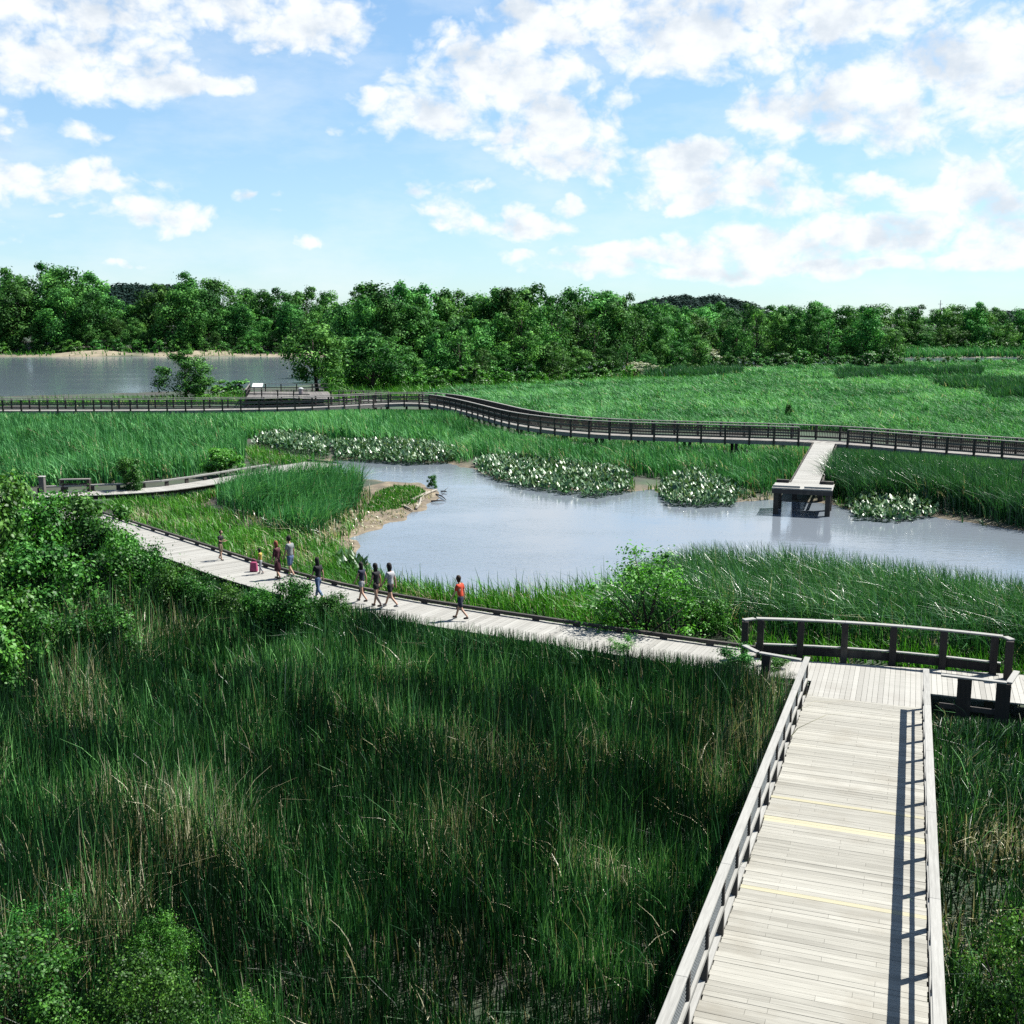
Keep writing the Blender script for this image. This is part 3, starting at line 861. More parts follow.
# the wood on the right
T_C = [(640, 306), (665, 308), (700, 301), (740, 299), (760, 301), (800, 303), (840, 303), (880, 305), (905, 305), (925, 306), (950, 303), (985, 303), (1024, 306), (1100, 302), (1250, 300)]
LC = {'round': 'round-crowned tree in the wood along the far edge of the meadow', 'tall': 'tall upright tree in the wood along the far edge of the meadow',
      'spread': 'wide spreading tree in the wood along the far edge of the meadow', 'loose': 'open-crowned tree in the wood along the far edge of the meadow'}
wood(640, 1250, 17, lambda p: 386 if p > 890 else 330, T_C, ['round', 'tall', 'round'], LC, 'trees of the wood along the meadow edge', 14, 0, 1.1, 5)
wood(660, 900, 18, lambda p: 286, T_C, ['round', 'tall', 'tall', 'loose'], LC, 'trees of the wood along the meadow edge', 8, 8, 1.0, 20)
wood(895, 1250, 15, lambda p: 372, [(900, 322), (1250, 320)], ['round', 'spread'], LC, 'trees of the wood along the meadow edge', 5, 0, 1.1, 10)

# shrubs along the foot of the woods
PS = [shrub_proto(s) for s in (31, 32, 33, 34)]
PSF = [shrub_proto(s, 22, 90, 0.085) for s in (35, 36, 37)]
PT2 = [shrub_proto(s, 40, 260, 0.036, 0.54, 'thicket', fuzz=0.5, shell=0.15) for s in (61, 62, 63, 64)]
PW = [shrub_proto(s, 34, 130, 0.03, 0.5, 'willow', fuzz=0.55, shell=0.1) for s in (41, 42)]
PFB = PSF + [shrub_proto(s, 22, 90, 0.085, 0.54, 'willow') for s in (38, 39)]
PLM = [shrub_proto(44, 30, 260, 0.055, 0.5, 'willow')]
PBL = [shrub_proto(43, 22, 120, 0.07, 0.55, 'blossom')]


def shrub_row(x0, x1, step, ydist, h0, h1, label, group, protos=None, jy=4):
    px = x0
    while px <= x1:
        Y = ydist(px) + random.uniform(-jy, jy); X = (px - 512) / F_PX * Y
        z = gz1(X, Y)
        plant('shrub', random.choice(protos or PSF), (X, Y, z - 0.1), random.uniform(h0, h1), random.uniform(1.0, 1.6), label, 'shrub', group)
        px += step * random.uniform(0.7, 1.3)


shrub_row(330, 700, 12, lambda p: yB(p) - 9, 2.2, 4.2, 'leafy shrub at the foot of the middle wood, bordering the marsh grass', 'shrubs at the foot of the middle wood', PFB)
shrub_row(700, 900, 11, lambda p: 264, 2.5, 5.0, 'leafy shrub where the bright meadow meets the wood', 'shrubs at the far edge of the meadow')
shrub_row(-140, 320, 17, lambda p: 364, 3.0, 5.0, 'low shrub on the sandy far shore of the river', 'shrubs on the sandy far shore', jy=1.5)
shrub_row(880, 1250, 12, lambda p: 361, 2.5, 5.0, 'leafy shrub on the far shore behind the meadow', 'shrubs on the far shore behind the meadow', jy=3)
shrub_row(880, 1150, 16, lambda p: 278, 1.6, 3.0, 'low shrub along the far edge of the meadow beside the water', 'low shrubs at the far end of the meadow')


def at(name, proto, px, py, top, wpx, label, cat, group=None, z=0.3, unit_w=1.0):
    """one plant read from the photograph: foot, tip and width"""
    b = P(px, py, z); b.z = gz1(b.x, b.y)
    h = height_for(b, top)
    w = wpx / F_PX * b.y / (h * unit_w)
    return plant(name, proto, (b.x, b.y, b.z - 0.05), h, w, label, cat, group)


at('small_tree', PT['round'][1], 186, 399, 350, 54, 'small rounded tree standing alone on the river bank behind the railing', 'tree', unit_w=0.8)
at('shrub', PSF[0], 212, 398, 378, 44, 'low shrub to the right of the lone tree on the river bank', 'shrub')
at('shrub', PSF[1], 235, 397, 379, 34, 'low shrub beside the river platform railing', 'shrub')
at('spreading_tree', PT['spread'][0], 318, 394, 318, 92, 'spreading tree with a dark shaded trunk beside the river platform', 'tree', unit_w=1.1)
at('spreading_tree', PT['spread'][1], 372, 391, 330, 90, 'broad low tree next to the end of the river platform', 'tree', unit_w=1.1)
at('blossoming_shrub', PBL[0], 640, 378, 361, 46, 'shrub covered in pale blossom in front of the middle wood', 'shrub')
at('blossoming_shrub', PBL[0], 706, 367, 346, 36, 'pale flowering shrub between two dark trees at the wood edge', 'shrub')
at('sapling', PS[0], 788, 421, 403, 9, 'tiny lone sapling standing in the bright meadow', 'sapling')
at('bright_bush', PLM[0], 223, 476, 446, 42, 'small bright lime-green bush behind the lookout path', 'bush')
at('slender_sapling', PS[1], 130, 500, 455, 36, 'dark slender sapling next to the lookout path', 'sapling')
at('willow_bush', PW[0], 640, 642, 540, 128, 'large feathery bright-green bush between the boardwalk and the channel', 'bush')
at('willow_bush', PW[1], 705, 640, 588, 66, 'lower feathery green bush beside the bend of the end railing', 'bush')

# the shrubs massed left of the near boardwalk
GB = 'shrubs massed beside the near boardwalk'
LBUSH = [(-70, 665, 470, 130), (-10, 620, 476, 110), (35, 600, 480, 90), (72, 590, 492, 90), (-30, 690, 550, 120), (45, 655, 540, 100), (104, 604, 500, 80),
         (112, 635, 535, 80), (146, 620, 543, 56), (-20, 720, 600, 110), (60, 690, 600, 80), (165, 640, 560, 56), (200, 640, 572, 52), (297, 645, 572, 58), (336, 645, 592, 40),
         (125, 612, 522, 50), (182, 632, 562, 44), (20, 590, 478, 60), (-50, 600, 468, 90), (232, 640, 580, 44), (258, 642, 586, 40), (110, 680, 600, 70)]
for i, (px, py, tp, w) in enumerate(LBUSH):
    lab = 'leafy green shrub in the thicket on the tower side of the near boardwalk'
    if i == 13: lab = 'dark leafy shrub standing in front of the strolling family'
    at('shrub', (PT2 if px > 108 else PS)[i % 4], px, py, tp, w * 1.15, lab, 'shrub', GB if i != 13 else None)
PN = [shrub_proto(s, 60, 330, 0.022, 0.66, 'thicket', fuzz=0.6, shell=0.05) for s in (51, 52, 53)]
for i, (px, py, tp, w) in enumerate([(10, 1085, 935, 190), (140, 1095, 950, 150), (-80, 1000, 885, 180), (50, 985, 895, 110), (250, 1125, 1000, 110), (165, 1000, 915, 80)]):
    at('shrub', PN[i % 3], px, py, tp, w, 'fine-leaved green shrub growing low among the cattails below the tower', 'shrub', 'shrubs among the cattails')
at('shrub', PN[0], 1030, 1080, 905, 150, 'bright leafy shrub right of the ramp among dry straw', 'shrub')
at('shrub', PS[2], 735, 688, 642, 54, 'small weedy shrub in front of the left wing rail of the landing', 'shrub')
at('shrub', PS[1], 772, 690, 655, 40, 'low weedy shrub between the left wing rail and the ramp', 'shrub')
at('shrub', PW[1], 620, 668, 632, 50, 'thin dark weedy shrub at the near boardwalk edge', 'shrub')

# distant wooded hills
def hill(cx_px, w_px, top_py, Y, name='hills'):
    r = np.random.default_rng(int(cx_px) + 5)
    n = 9000
    W = w_px / F_PX * Y; X0 = (cx_px - 512) / F_PX * Y
    top = height_for(Vector((0, Y, 0)), top_py)
    u = r.uniform(-1, 1, n); v = r.uniform(-1, 1, n)
    z = top * np.clip(1 - np.abs(u) ** 4, 0, 1) * (0.93 + 0.07 * np.sin(u * 9 + cx_px) * np.cos(u * 23)) * np.clip(1 - v ** 2, 0, 1) 
    pos = np.stack([X0 + u * W / 2, Y + v * 120, z], -1)
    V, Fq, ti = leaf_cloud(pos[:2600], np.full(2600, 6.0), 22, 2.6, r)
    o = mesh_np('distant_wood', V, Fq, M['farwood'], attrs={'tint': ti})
    tag(o, kind='stuff')
    # the ground of the hill
    uu, vv = np.meshgrid(np.linspace(-1, 1, 41), np.linspace(-1, 1, 21))
    zz = top * np.clip(1 - np.abs(uu) ** 4, 0, 1) * 0.93 * np.clip(1 - vv ** 2, 0, 1) * 0.97 - 0.5
    ii = np.arange(41 * 21).reshape(21, 41)
    q = np.stack([ii[:-1, :-1], ii[:-1, 1:], ii[1:, 1:], ii[1:, :-1]], -1).reshape(-1, 4)
    h = mesh_np('hill', np.stack([X0 + uu * W / 2, Y + vv * 120, zz], -1).reshape(-1, 3), q, bpy.data.materials['marsh_soil'], attrs={'mud': np.zeros(41 * 21), 'sand': np.zeros(41 * 21)}, smooth=True)
    tag(h, kind='structure')


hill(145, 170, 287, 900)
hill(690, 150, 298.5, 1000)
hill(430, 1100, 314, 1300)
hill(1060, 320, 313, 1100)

# ------------------------------------------------------------------ timber walkways
def planks(mb, fr, width, zt, th, gap, tvar=0.35, base=0.5, side_off=0.0):
    """boards laid across a path; fr are the frames at the board joints"""
    for (p0, d0, r0), (p1, d1, r1) in zip(fr[:-1], fr[1:]):
        t = min(1, max(0, random.gauss(base, tvar * 0.5)))
        e0, e1 = random.uniform(-0.012, 0.012), random.uniform(-0.012, 0.012)
        g = d0 * gap / 2
        a, b = width / 2 + e0, width / 2 + e1
        q0 = p0 + g; q1 = p1 - g
        lo, hi = zt - th, zt + random.uniform(-0.003, 0.003)
        mb.hexa([q0 - r0 * a + Vector((0, 0, lo)), q0 + r0 * b + Vector((0, 0, lo)), q1 + r1 * b + Vector((0, 0, lo)), q1 - r1 * a + Vector((0, 0, lo)),
                 q0 - r0 * a + Vector((0, 0, hi)), q0 + r0 * b + Vector((0, 0, hi)), q1 + r1 * b + Vector((0, 0, hi)), q1 - r1 * a + Vector((0, 0, hi))], t)


def line_beam(mb, pts, w, h, dz, tint=0.5, seglen=None):
    for a, b in zip(pts[:-1], pts[1:]):
        mb.bar(a + Vector((0, 0, dz)), b + Vector((0, 0, dz)), w, h, min(1, max(0, random.gauss(tint, 0.12))))


def post_mesh(name, w, h0, h1, mat):
    return MB().box(-w / 2, w / 2, -w / 2, w / 2, h0, h1, 0.5).build(name, mat, bevel=0.008)


def rz_of(d):
    return math.atan2(d.y, d.x)


def put_posts(src_holder, pts_frames, parent, dz=0.0):
    """copies of one post along a line, each an object of its own"""
    for p, d, r in pts_frames:
        o = src_holder[0]
        if src_holder[1]:
            src_holder[1] = False; o.parent = parent
        else:
            o = copy_child(o, parent)
        o.location = (p.x, p.y, p.z + dz); o.rotation_euler = (0, 0, rz_of(d))


def lowwalk(label, pts, width, kerb_sides, step=0.145, name='boardwalk', matk='deck', kmat='post', kh=0.13):
    root = tag(empty(name, (0, 0, -0.03)), label, 'boardwalk')
    fr = frames(resample(pts, step))
    mb = MB(); planks(mb, fr, width, 0, 0.04, 0.008); mb.build('deck', M[matk], root)
    for s in (-1, 1):
        edge = resample(offset(pts, s * (width / 2 - 0.12)), 2.4)
        fas = MB(); line_beam(fas, resample(offset(pts, s * (width / 2 - 0.25)), 2.4), 0.06, 0.24, -0.17, 0.4); fas.build('side_beam', M['post'], root)
        ks = MB(); line_beam(ks, edge, 0.12 if kh < .2 else 0.2, 0.10, kh, 0.45)
        if s in kerb_sides:
            k = ks.build('kerb_rail', M[kmat], root, bevel=0.006)
            blk = [MB().box(-0.12, 0.12, -0.055, 0.055, 0.0, kh - 0.05, 0.35).build('spacer_block', M['post']), True]
            put_posts(blk, frames(resample(edge, 1.6)), k, 0.001)
    pl = [post_mesh('pile', 0.2, -1.3, -0.05, M['pile']), True]
    for s in (-1, 1):
        put_posts(pl, frames(resample(offset(pts, s * (width / 2 - 0.42)), 2.8)), root)
    return root


lowwalk('long pale low boardwalk with a dark kerb where the family strolls past the pond', near_center[:-1], NW, (-1,))
lowwalk('narrow pale lookout path with a pale kerb ending on the spit above the pond', spur_c, 2.0, (-1,), 0.2, kmat='rail', kh=0.36)
sp_end = spur_c[-1]; sdir = (spur_c[-1] - spur_c[-3]).normalized()
root = tag(empty('lookout_deck'), 'small square deck at the end of the lookout path above the pond mud', 'deck')
mb = MB(); a = sp_end + sdir * 0.06 + Vector((0, -0.4, 0)); b = a + sdir * 5.0
planks(mb, frames(resample([a, b], 0.2)), 3.4, 0.0, 0.04, 0.008); mb.build('deck', M['deck'], root)
k = MB(); k.bar(b + Vector((-sdir.y, sdir.x, 0)) * 1.6 + Vector((0, 0, .13)) - sdir * .1, b - Vector((-sdir.y, sdir.x, 0)) * 1.2 + Vector((0, 0, .13)) - sdir * .1, 0.12, 0.1); k.build('kerb_rail', M['post'], root)
pl = [post_mesh('pile', 0.2, -1.3, -0.05, M['pile']), True]
put_posts(pl, frames([a + Vector((0, 1.1, 0)), b + Vector((0, 1.1, 0))]) + frames([a + Vector((0, -1.1, 0)), b + Vector((0, -1.1, 0))]), root)

# ---- the ramp down from the tower
root = tag(empty('ramp'), 'broad pale timber ramp with rails running down from the tower to the landing', 'ramp')
rm = Matrix(((RU.x, RV.x, 0, SM.x), (RU.y, RV.y, 0, SM.y), (0, 0, 1, SM.z), (0, 0, 0, 1)))
# local frame of the ramp: x down-slope distance from the landing (towards the tower), y across, z up
root.matrix_world = rm
NB = int(RAMP_L / 0.145)


def ramp_u(px, py):
    lo, hi = 0.0, RAMP_L
    for _ in range(40):
        mid = (lo + hi) / 2
        w = rp(mid, -RW / 2)
        q = proj(np.array(w.x), np.array(w.y), np.array(w.z))[1]
        if q < py: lo = mid
        else: hi = mid
    return lo


yel = {}
for (x_, y_, nb) in ((772, 816, 2), (781, 797, 1), (749, 886, 1)):
    for b_ in range(nb): yel[int(ramp_u(x_, y_) / 0.145) + b_] = 1
mb = MB()
yboards = []
hw = RW / 2
for i in range(NB):
    u0, u1 = i * 0.145 + 0.003, (i + 1) * 0.145 - (0.002 if i % 7 else 0.007)
    t = min(1, max(0, random.gauss(0.62 + 0.12 * math.sin(i * 0.31) + 0.08 * math.sin(i * 0.83 + 1), 0.12)))
    tgt = MB() if i in yel else mb
    if i in yel: yboards.append(tgt)
    e = random.uniform(-0.02, 0.02); dz = random.uniform(-0.003, 0.003)
    # two board lengths with a butt joint that moves from row to row
    j = random.choice((-0.6, 0.0, 0.5)) if i % 2 else random.choice((-0.9, 0.8))
    for (v0, v1) in (((-hw + e, hw + e),) if i in yel else ((-hw + e, j - 0.002), (j + 0.002, hw + e))):
        tt = min(1, max(0, t + random.uniform(-0.12, 0.12)))
        if True:
            tgt.hexa([(u0, v0, SLOPE * u0 - 0.04), (u1, v0, SLOPE * u1 - 0.04), (u1, v1, SLOPE * u1 - 0.04), (u0, v1, SLOPE * u0 - 0.04),
                      (u0, v0, SLOPE * u0 + dz), (u1, v0, SLOPE * u1 + dz), (u1, v1, SLOPE * u1 + dz), (u0, v1, SLOPE * u0 + dz)], tt)
# boards run across: the grain follows y, so a material with that grain
M['deck_ramp'] = wood_mat('weathered_ramp_boards', (0.155, 0.149, 0.127), (0.375, 0.366, 0.322), (40, 1.1, 40), 0.85, (0.20, 0.18, 0.14), 0.34)
M['yellow_ramp'] = wood_mat('faded_yellow_boards', (0.27, 0.25, 0.165), (0.40, 0.375, 0.26), (34, 0.8, 34), 0.8, (0.3, 0.28, 0.22), 0.4)
mb.build('deck', M['deck_ramp'], root)
for q in yboards:
    yb = q.build('warning_board', M['yellow_ramp'], root); yb['label'] = 'faded yellow painted board across the ramp'
RL = RAMP_L
for s in (-1, 1):
    y0 = s * (hw + 0.06)
    st = MB()
    for q in range(int(RL / 4) + 1):
        a, b = q * 4.0, min(RL, q * 4 + 3.99)
        if b - a > 0.1: st.bar((a, y0, SLOPE * a - 0.12), (b, y0, SLOPE * b - 0.12), 0.09, 0.3, random.uniform(0.35, 0.7))
    st.build('stringer', M['rail'], root)
    cap = MB()
    yc = s * (hw + 0.04)
    q = -0.15
    while q < RL:
        b = min(RL, q + 3.6)
        cap.bar((q, yc, SLOPE * max(q, 0) + 1.07), (b - 0.004, yc, SLOPE * b + 1.07), 0.16, 0.045, random.uniform(0.35, 0.75))
        q = b
    capo = cap.build('handrail', M['rail'], root, bevel=0.006)
    mr = MB()
    q = 0.0
    while q < RL:
        b = min(RL, q + 3.6)
        mr.bar((q, yc - s * 0.03, SLOPE * q + 0.50), (b - 0.004, yc - s * 0.03, SLOPE * b + 0.50), 0.05, 0.07, random.uniform(0.35, 0.75))
        q = b
    mr.build('mid_rail', M['rail'], capo)
    ps = post_mesh('post', 0.1, -0.25, 1.045, M['post']); first = True
    npst = int(RL / 1.45) + 1
    for k in range(npst):
        u = 0.06 + k * 1.45
        o = ps if first else copy_child(ps, capo)
        first = False; o.parent = capo
        o.location = (u, yc, SLOPE * u)
    if s == -1:
        wm = MB()
        for k in range(21):
            x = 0.05 + k * (1.35 / 20)
            wm.bar((x, 0, 0.58 + SLOPE * x), (x, 0, 1.04 + SLOPE * x), 0.005, 0.005, 0.5, Vector((0, 1, 0)))
        for k in range(9):
            z = 0.585 + k * 0.056
            wm.bar((0.05, 0.004, z + SLOPE * .05), (1.40, 0.004, z + SLOPE * 1.40), 0.005, 0.005, 0.5)
        wp = wm.build('wire_panel', M['wire']); first = True
        for k in range(npst - 1):
            u = 0.06 + k * 1.45
            o = wp if first else copy_child(wp, capo)
            first = False; o.parent = capo
            o.location = (u, yc - s * 0.005, SLOPE * u)
pl0 = post_mesh('pile', 0.25, -4.0, 0, M['pile']); first = True
for k in range(int(RL / 3.2) + 1):
    for s in (-1, 1):
        u = 0.4 + k * 3.2
        o = pl0 if first else copy_child(pl0, root)
        first = False; o.parent = root
        o.location = (u, s * (hw - 0.25), SLOPE * u - 0.1)

# ---- the landing where the ramp meets the boardwalk (local frame like the ramp's; -x leads away from the tower)
root = tag(empty('landing'), 'pale timber landing at the foot of the ramp with lengthwise boards', 'deck')
root.matrix_world = rm
inv = rm.inverted()
e0 = inv @ P(752, 660, DECK); e1 = inv @ P(1003, 676, DECK)     # foot of the end railing
e0.z = e1.z = 0
def back_x(v):
    return e0.x + (e1.x - e0.x) * (v - e0.y) / (e1.y - e0.y)
mb = MB()
v = -hw - 2.6
while v < hw + 3.0:
    v1 = v + 0.145
    front = -0.004 if (-hw - 0.1 < v < hw) else -1.35 + 0.0
    xb0, xb1 = back_x(v) - 0.25, back_x(v1) - 0.25
    f = front
    dz = random.uniform(-0.003, 0.003)
    if xb0 < f - 0.2:
        mb.hexa([(xb0, v + .004, -.04), (f, v + .004, -.04), (f, v1 - .004, -.04), (xb1, v1 - .004, -.04), (xb0, v + .004, dz), (f, v + .004, dz), (f, v1 - .004, dz), (xb1, v1 - .004, dz)],
                min(1, max(0, random.gauss(0.6, 0.17))))
    v = v1
mb.build('deck', M['deck_along'], root)
bm_ = MB(); bm_.box(-0.1, -0.02, -hw, hw, -0.3, -0.05, 0.5); bm_.build('edge_beam', M['post'], root)
pl0 = post_mesh('pile', 0.22, -1.4, -0.05, M['pile']); first = True
for (x, y) in ((-0.3, -hw + .2), (-0.3, hw - .2), (-2.2, -hw), (-2.2, hw), (-1.8, -hw - 1.8), (-1.8, hw + 1.8)):
    o = pl0 if first else copy_child(pl0, root)
    first = False; o.parent = root; o.location = (x, y, 0)

# ---- the end railing behind the landing
root = tag(empty('end_railing'), 'stout dark railing with a pale cap closing the back of the landing', 'railing')
caps = [P(745, 619, 0), P(757, 613, 0), P(1000, 640, 0), P(1007, 648, 0)]
foot = [P(755, 655, DECK), P(1000, 675, DECK)]
fd = (foot[1] - foot[0]).normalized(); fn = Vector((-fd.y, fd.x, 0))
if fn.y < 0: fn = -fn
HR = 1.2
L = (foot[1] - foot[0]).length
def arc(t, dz=0.0, k=0.0):
    return foot[0].lerp(foot[1], t) + fn * (0.34 * (1 - (2 * t - 1) ** 2) + k) + Vector((0, 0, dz))


cp, kb, br = MB(), MB(), MB()
for i in range(8):
    a, b = i / 8, (i + 1) / 8
    cp.bar(arc(a, HR), arc(b, HR) - fd * .002, 0.2, 0.05, random.uniform(.4, .7))
    kb.bar(arc(a, 0.19), arc(b, 0.19) - fd * .002, 0.05, 0.26, 0.12)
    br.bar(arc(a, 0.36, .03), arc(b, 0.36, .03) - fd * .002, 0.12, 0.04, 0.6)
A0, A1 = foot[0] + Vector((0, 0, HR)), foot[1] + Vector((0, 0, HR))
r0 = A0 - fd * 0.38 - fn * 0.30; r1 = A1 + fd * 0.2 - fn * 0.34
cp.bar(A0 - fd * .05 - fn * .04, r0, 0.2, 0.05, 0.5); cp.bar(A1 + fd * .05 - fn * .04, r1, 0.2, 0.05, 0.5)
capo = cp.build('cap_rail', M['rail'], root, bevel=0.006)
kb.build('kick_board', M['darkpost'], root)
br.build('low_rail', M['rail'], root)
ps = post_mesh('post', 0.2, -0.3, HR - 0.03, M['darkpost']); first = True
spots = [arc(t) - fn * .02 for t in (0.02, 0.19, 0.375, 0.575, 0.775, 0.97)] + [r0 - Vector((0, 0, HR)) + fd * .06, r1 - Vector((0, 0, HR)) - fd * .05]
for q in spots:
    o = ps if first else copy_child(ps, root)
    first = False; o.parent = root
    o.location = (q.x, q.y, q.z); o.rotation_euler = (0, 0, rz_of(fd))

# ---- wing rails on both sides of the ramp's foot
def wing(pts, label, posts, hw_=0.24):
    root = tag(empty('wing_rail'), label, 'railing')
    c = MB()
    for a, b in zip(pts[:-1], pts[1:]):
        c.bar(a, b - (b - a).normalized() * .05, 0.16, 0.05, 0.55)
    cc = c.build('cap_rail', M['rail'], root, bevel=0.006)
    ps = MB().box(-hw_, hw_, -0.06, 0.06, -1.1, -0.03, 0.3).build('broad_post', M['darkpost']); first = True
    d = (pts[1] - pts[0])
    lr = MB(); lr.bar(pts[0] + Vector((0, 0, -.85)), pts[1] + Vector((0, 0, -.85)), 0.05, 0.14, 0.4); lr.build('low_rail', M['post'], root)
    for t in posts:
        q = pts[0] + d * t
        o = ps if first else copy_child(ps, root)
        first = False; o.parent = root; o.location = q; o.rotation_euler = (0, 0, rz_of(d))


def wz(px, py): return P(px, py, DECK + 1.0)


wing([wz(941, 675), wz(1009, 683), wz(1017, 671)], 'wing rail with two broad posts to the right of the ramp foot', (0.36, 0.93), 0.18)
wing([wz(801, 660), wz(758, 652.5), wz(743, 645)], 'wing rail partly hidden by weeds to the left of the ramp foot', (0.8,), 0.12)
lowwalk('short boardwalk leading away to the right behind the wing rail', resample(smooth_line([rp(-2.3, RW / 2 + 3.05), rp(-2.4, RW / 2 + 9), rp(-1.2, RW / 2 + 20)], 2), 0.5), 2.4, (-1, 1))

# ---- far boardwalk with double railings
def farwalk(label, pts, width, gap=None, bars=False):
    root = tag(empty('railed_boardwalk'), label, 'boardwalk')
    mb = MB(); planks(mb, frames(resample(pts, 0.3)), width, 0, 0.05, 0.01); mb.build('deck', M['fardeck'], root)
    for s in (-1, 1):
        e = resample(offset(pts, s * width / 2), 2.0)
        segs = [e]
        if gap and s == gap[0]:
            d = [(p - gap[1]).length for p in e]
            i = d.index(min(d)); k = 1
            segs = [e[:i - k + 1], e[i + k:]]
        fa = MB(); line_beam(fa, e, 0.06, 0.28, -0.2, 0.7); fa.build('side_beam', M['fardeck'], root)
        ph = [post_mesh('post', 0.16, -0.45, 1.16, M['pile']), True]
        for sg in segs:
            if len(sg) < 2: continue
            cap, mid, low, bal = MB(), MB(), MB(), MB()
            line_beam(cap, sg, 0.24, 0.07, 1.2, 0.95); line_beam(mid, sg, 0.05, 0.14, 0.70, 0.3); line_beam(low, sg, 0.05, 0.14, 0.22, 0.3)
            co = cap.build('handrail', M['fardeck'], root)
            mid.build('mid_rail', M['farrail'], co); low.build('low_rail', M['farrail'], co)
            if bars:
                for p, d, r_ in frames(resample(sg, 0.135)):
                    q = p + r_ * (s * -0.05)
                    bal.bar(q + Vector((0, 0, .2)), q + Vector((0, 0, 1.15)), 0.055, 0.04, 0.2, d)
                bal.build('baluster_panel', M['pile'], co)
            put_posts(ph, [f for f in frames(sg)], co)
    ph = [post_mesh('pile', 0.24, -2.0, -0.08, M['pile']), True]
    for s in (-1, 1): put_posts(ph, frames(resample(offset(pts, s * (width / 2 - .3)), 4.0)), root)
    return root


farwalk('long railed boardwalk along the river on the left, before the bend', farL, 2.4)
farwalk('long railed boardwalk crossing the marsh from the bend to the right', farR, 2.4, (1, PA), True)

# ---- pier into the pond
pd = (PB - PA); pd.z = 0; plen = pd.length; pd.normalize(); pr = Vector((pd.y, -pd.x, 0))
root = tag(empty('pier'), 'pale timber pier on dark piles reaching into the pond', 'pier')
st = PA + pd * 1.25
wA = (P(836, 440, FARZ) - P(816, 439, FARZ)).length
mb = MB(); planks(mb, frames(resample([st, PB], 0.2)), min(wA, 2.1), 0, 0.05, 0.01); mb.build('deck', M['deck'], root)
hd = PB + pd * 0.03
hp = hd + pd * 2.6
mb = MB(); planks(mb, frames(resample([hd, hp], 0.2)), 3.5, 0, 0.05, 0.01, base=0.6); mb.build('end_deck', M['deck'], root)
fb = MB()
fb.bar(hp - pr * 1.75 + Vector((0, 0, -.2)) - pd * .05, hp + pr * 1.75 + Vector((0, 0, -.2)) - pd * .05, 0.08, 0.26, 0.5); fb.build('front_beam', M['post'], root)
for s in (-1, 1):
    k = MB(); k.bar(hd + pr * s * 0.95 + pd * .1 + Vector((0, 0, .09)), hd + pr * s * 1.7 + pd * .1 + Vector((0, 0, .09)), 0.3, 0.18, 0.2); k.build('low_bench', M['post'], root)
    k = MB(); k.bar(hp + pr * s * 0.12 - pd * .1 + Vector((0, 0, .1)), hp + pr * s * 1.7 - pd * .1 + Vector((0, 0, .1)), 0.12, 0.12, 0.75); k.build('kerb_rail', M['rail'], root)
    sb = MB(); sb.bar(st + pr * s * 0.95 + Vector((0, 0, -.19)), PB + pr * s * 0.95 + Vector((0, 0, -.19)), 0.07, 0.26, 0.3); sb.build('side_beam', M['post'], root)
ph = [post_mesh('pile', 0.3, -2.2, -0.06, M['pile']), True]
for u, v in ((0.2, -1.5), (0.2, 1.5), (2.35, -1.5), (2.35, 1.5), (-3, -.8), (-3, .8), (-7, -.8), (-7, .8)):
    q = hd + pd * u + pr * v
    put_posts(ph, [(q, pd, pr)], root)

# ---- river platform with its sign
root = tag(empty('river_platform'), 'railed timber platform beside the river with a slanted white sign', 'platform')
c0, c1, c2, c3 = P(246, 398, FARZ), P(335, 399, FARZ), P(328, 391.5, FARZ), P(250, 391.5, FARZ)
mb = MB()
for i in range(30):
    a, b = i / 30, (i + 0.96) / 30
    q = [c0.lerp(c1, a), c0.lerp(c1, b), c3.lerp(c2, b), c3.lerp(c2, a)]
    mb.hexa([p + Vector((0, 0, -.05)) for p in q] + q, random.gauss(0.5, 0.15))
mb.build('deck', M['farrail'], root)
loop = [c0, c3, c2, c1]
ph = [post_mesh('post', 0.14, -1.3, 1.04, M['pile']), True]
front = [c0, c0.lerp(c1, 0.72)]
cap, mid = MB(), MB()
for sg in ([c0, c3], [c3, c2], front):
    e = resample(sg, 2.2)
    line_beam(cap, e, 0.18, 0.05, 1.07, 0.7); line_beam(mid, e, 0.05, 0.12, 0.55, 0.4)
co = cap.build('handrail', M['farrail'], root); mid.build('mid_rail', M['farrail'], co)
for sg in ([c0, c3], [c3, c2], front): put_posts(ph, frames(resample(sg, 2.2))[:-1], co)
link = resample([c1, P(385, 400.5, FARZ)], 0.3)
root = tag(empty('link_walk'), 'short railed link from the river platform to the far boardwalk', 'boardwalk')
mb = MB(); planks(mb, frames(link), 2.0, 0.0, 0.05, 0.01); mb.build('deck', M['fardeck'], root)
for s in (-1, 1):
    e = resample(offset(link, s * 1.0), 2.0)
    cap = MB(); line_beam(cap, e, 0.16, 0.05, 1.07, 0.7); line_beam(cap, e, 0.05, 0.1, 0.55, 0.4); co = cap.build('handrail', M['farrail'], root)
    ph = [post_mesh('post', 0.14, -1.2, 1.04, M['pile']), True]
    put_posts(ph, frames(e), co)
sg = tag(empty('information_sign', P(258, 394.5, FARZ)), 'small slanted white information panel on the river platform', 'sign')
MB().hexa([(-.7, -.4, 1.0), (.7, -.4, 1.0), (.7, .3, 1.45), (-.7, .3, 1.45), (-.7, -.4, 1.05), (.7, -.4, 1.05), (.7, .3, 1.5), (-.7, .3, 1.5)]).build('panel', plain_mat('white_panel', (0.75, 0.76, 0.76), 0.4, 0.05), sg)
for s in (-1, 1):
    MB().box(s * .5 - .05, s * .5 + .05, -.05, .05, 0, 1.2).build('leg', M['pile'], sg)
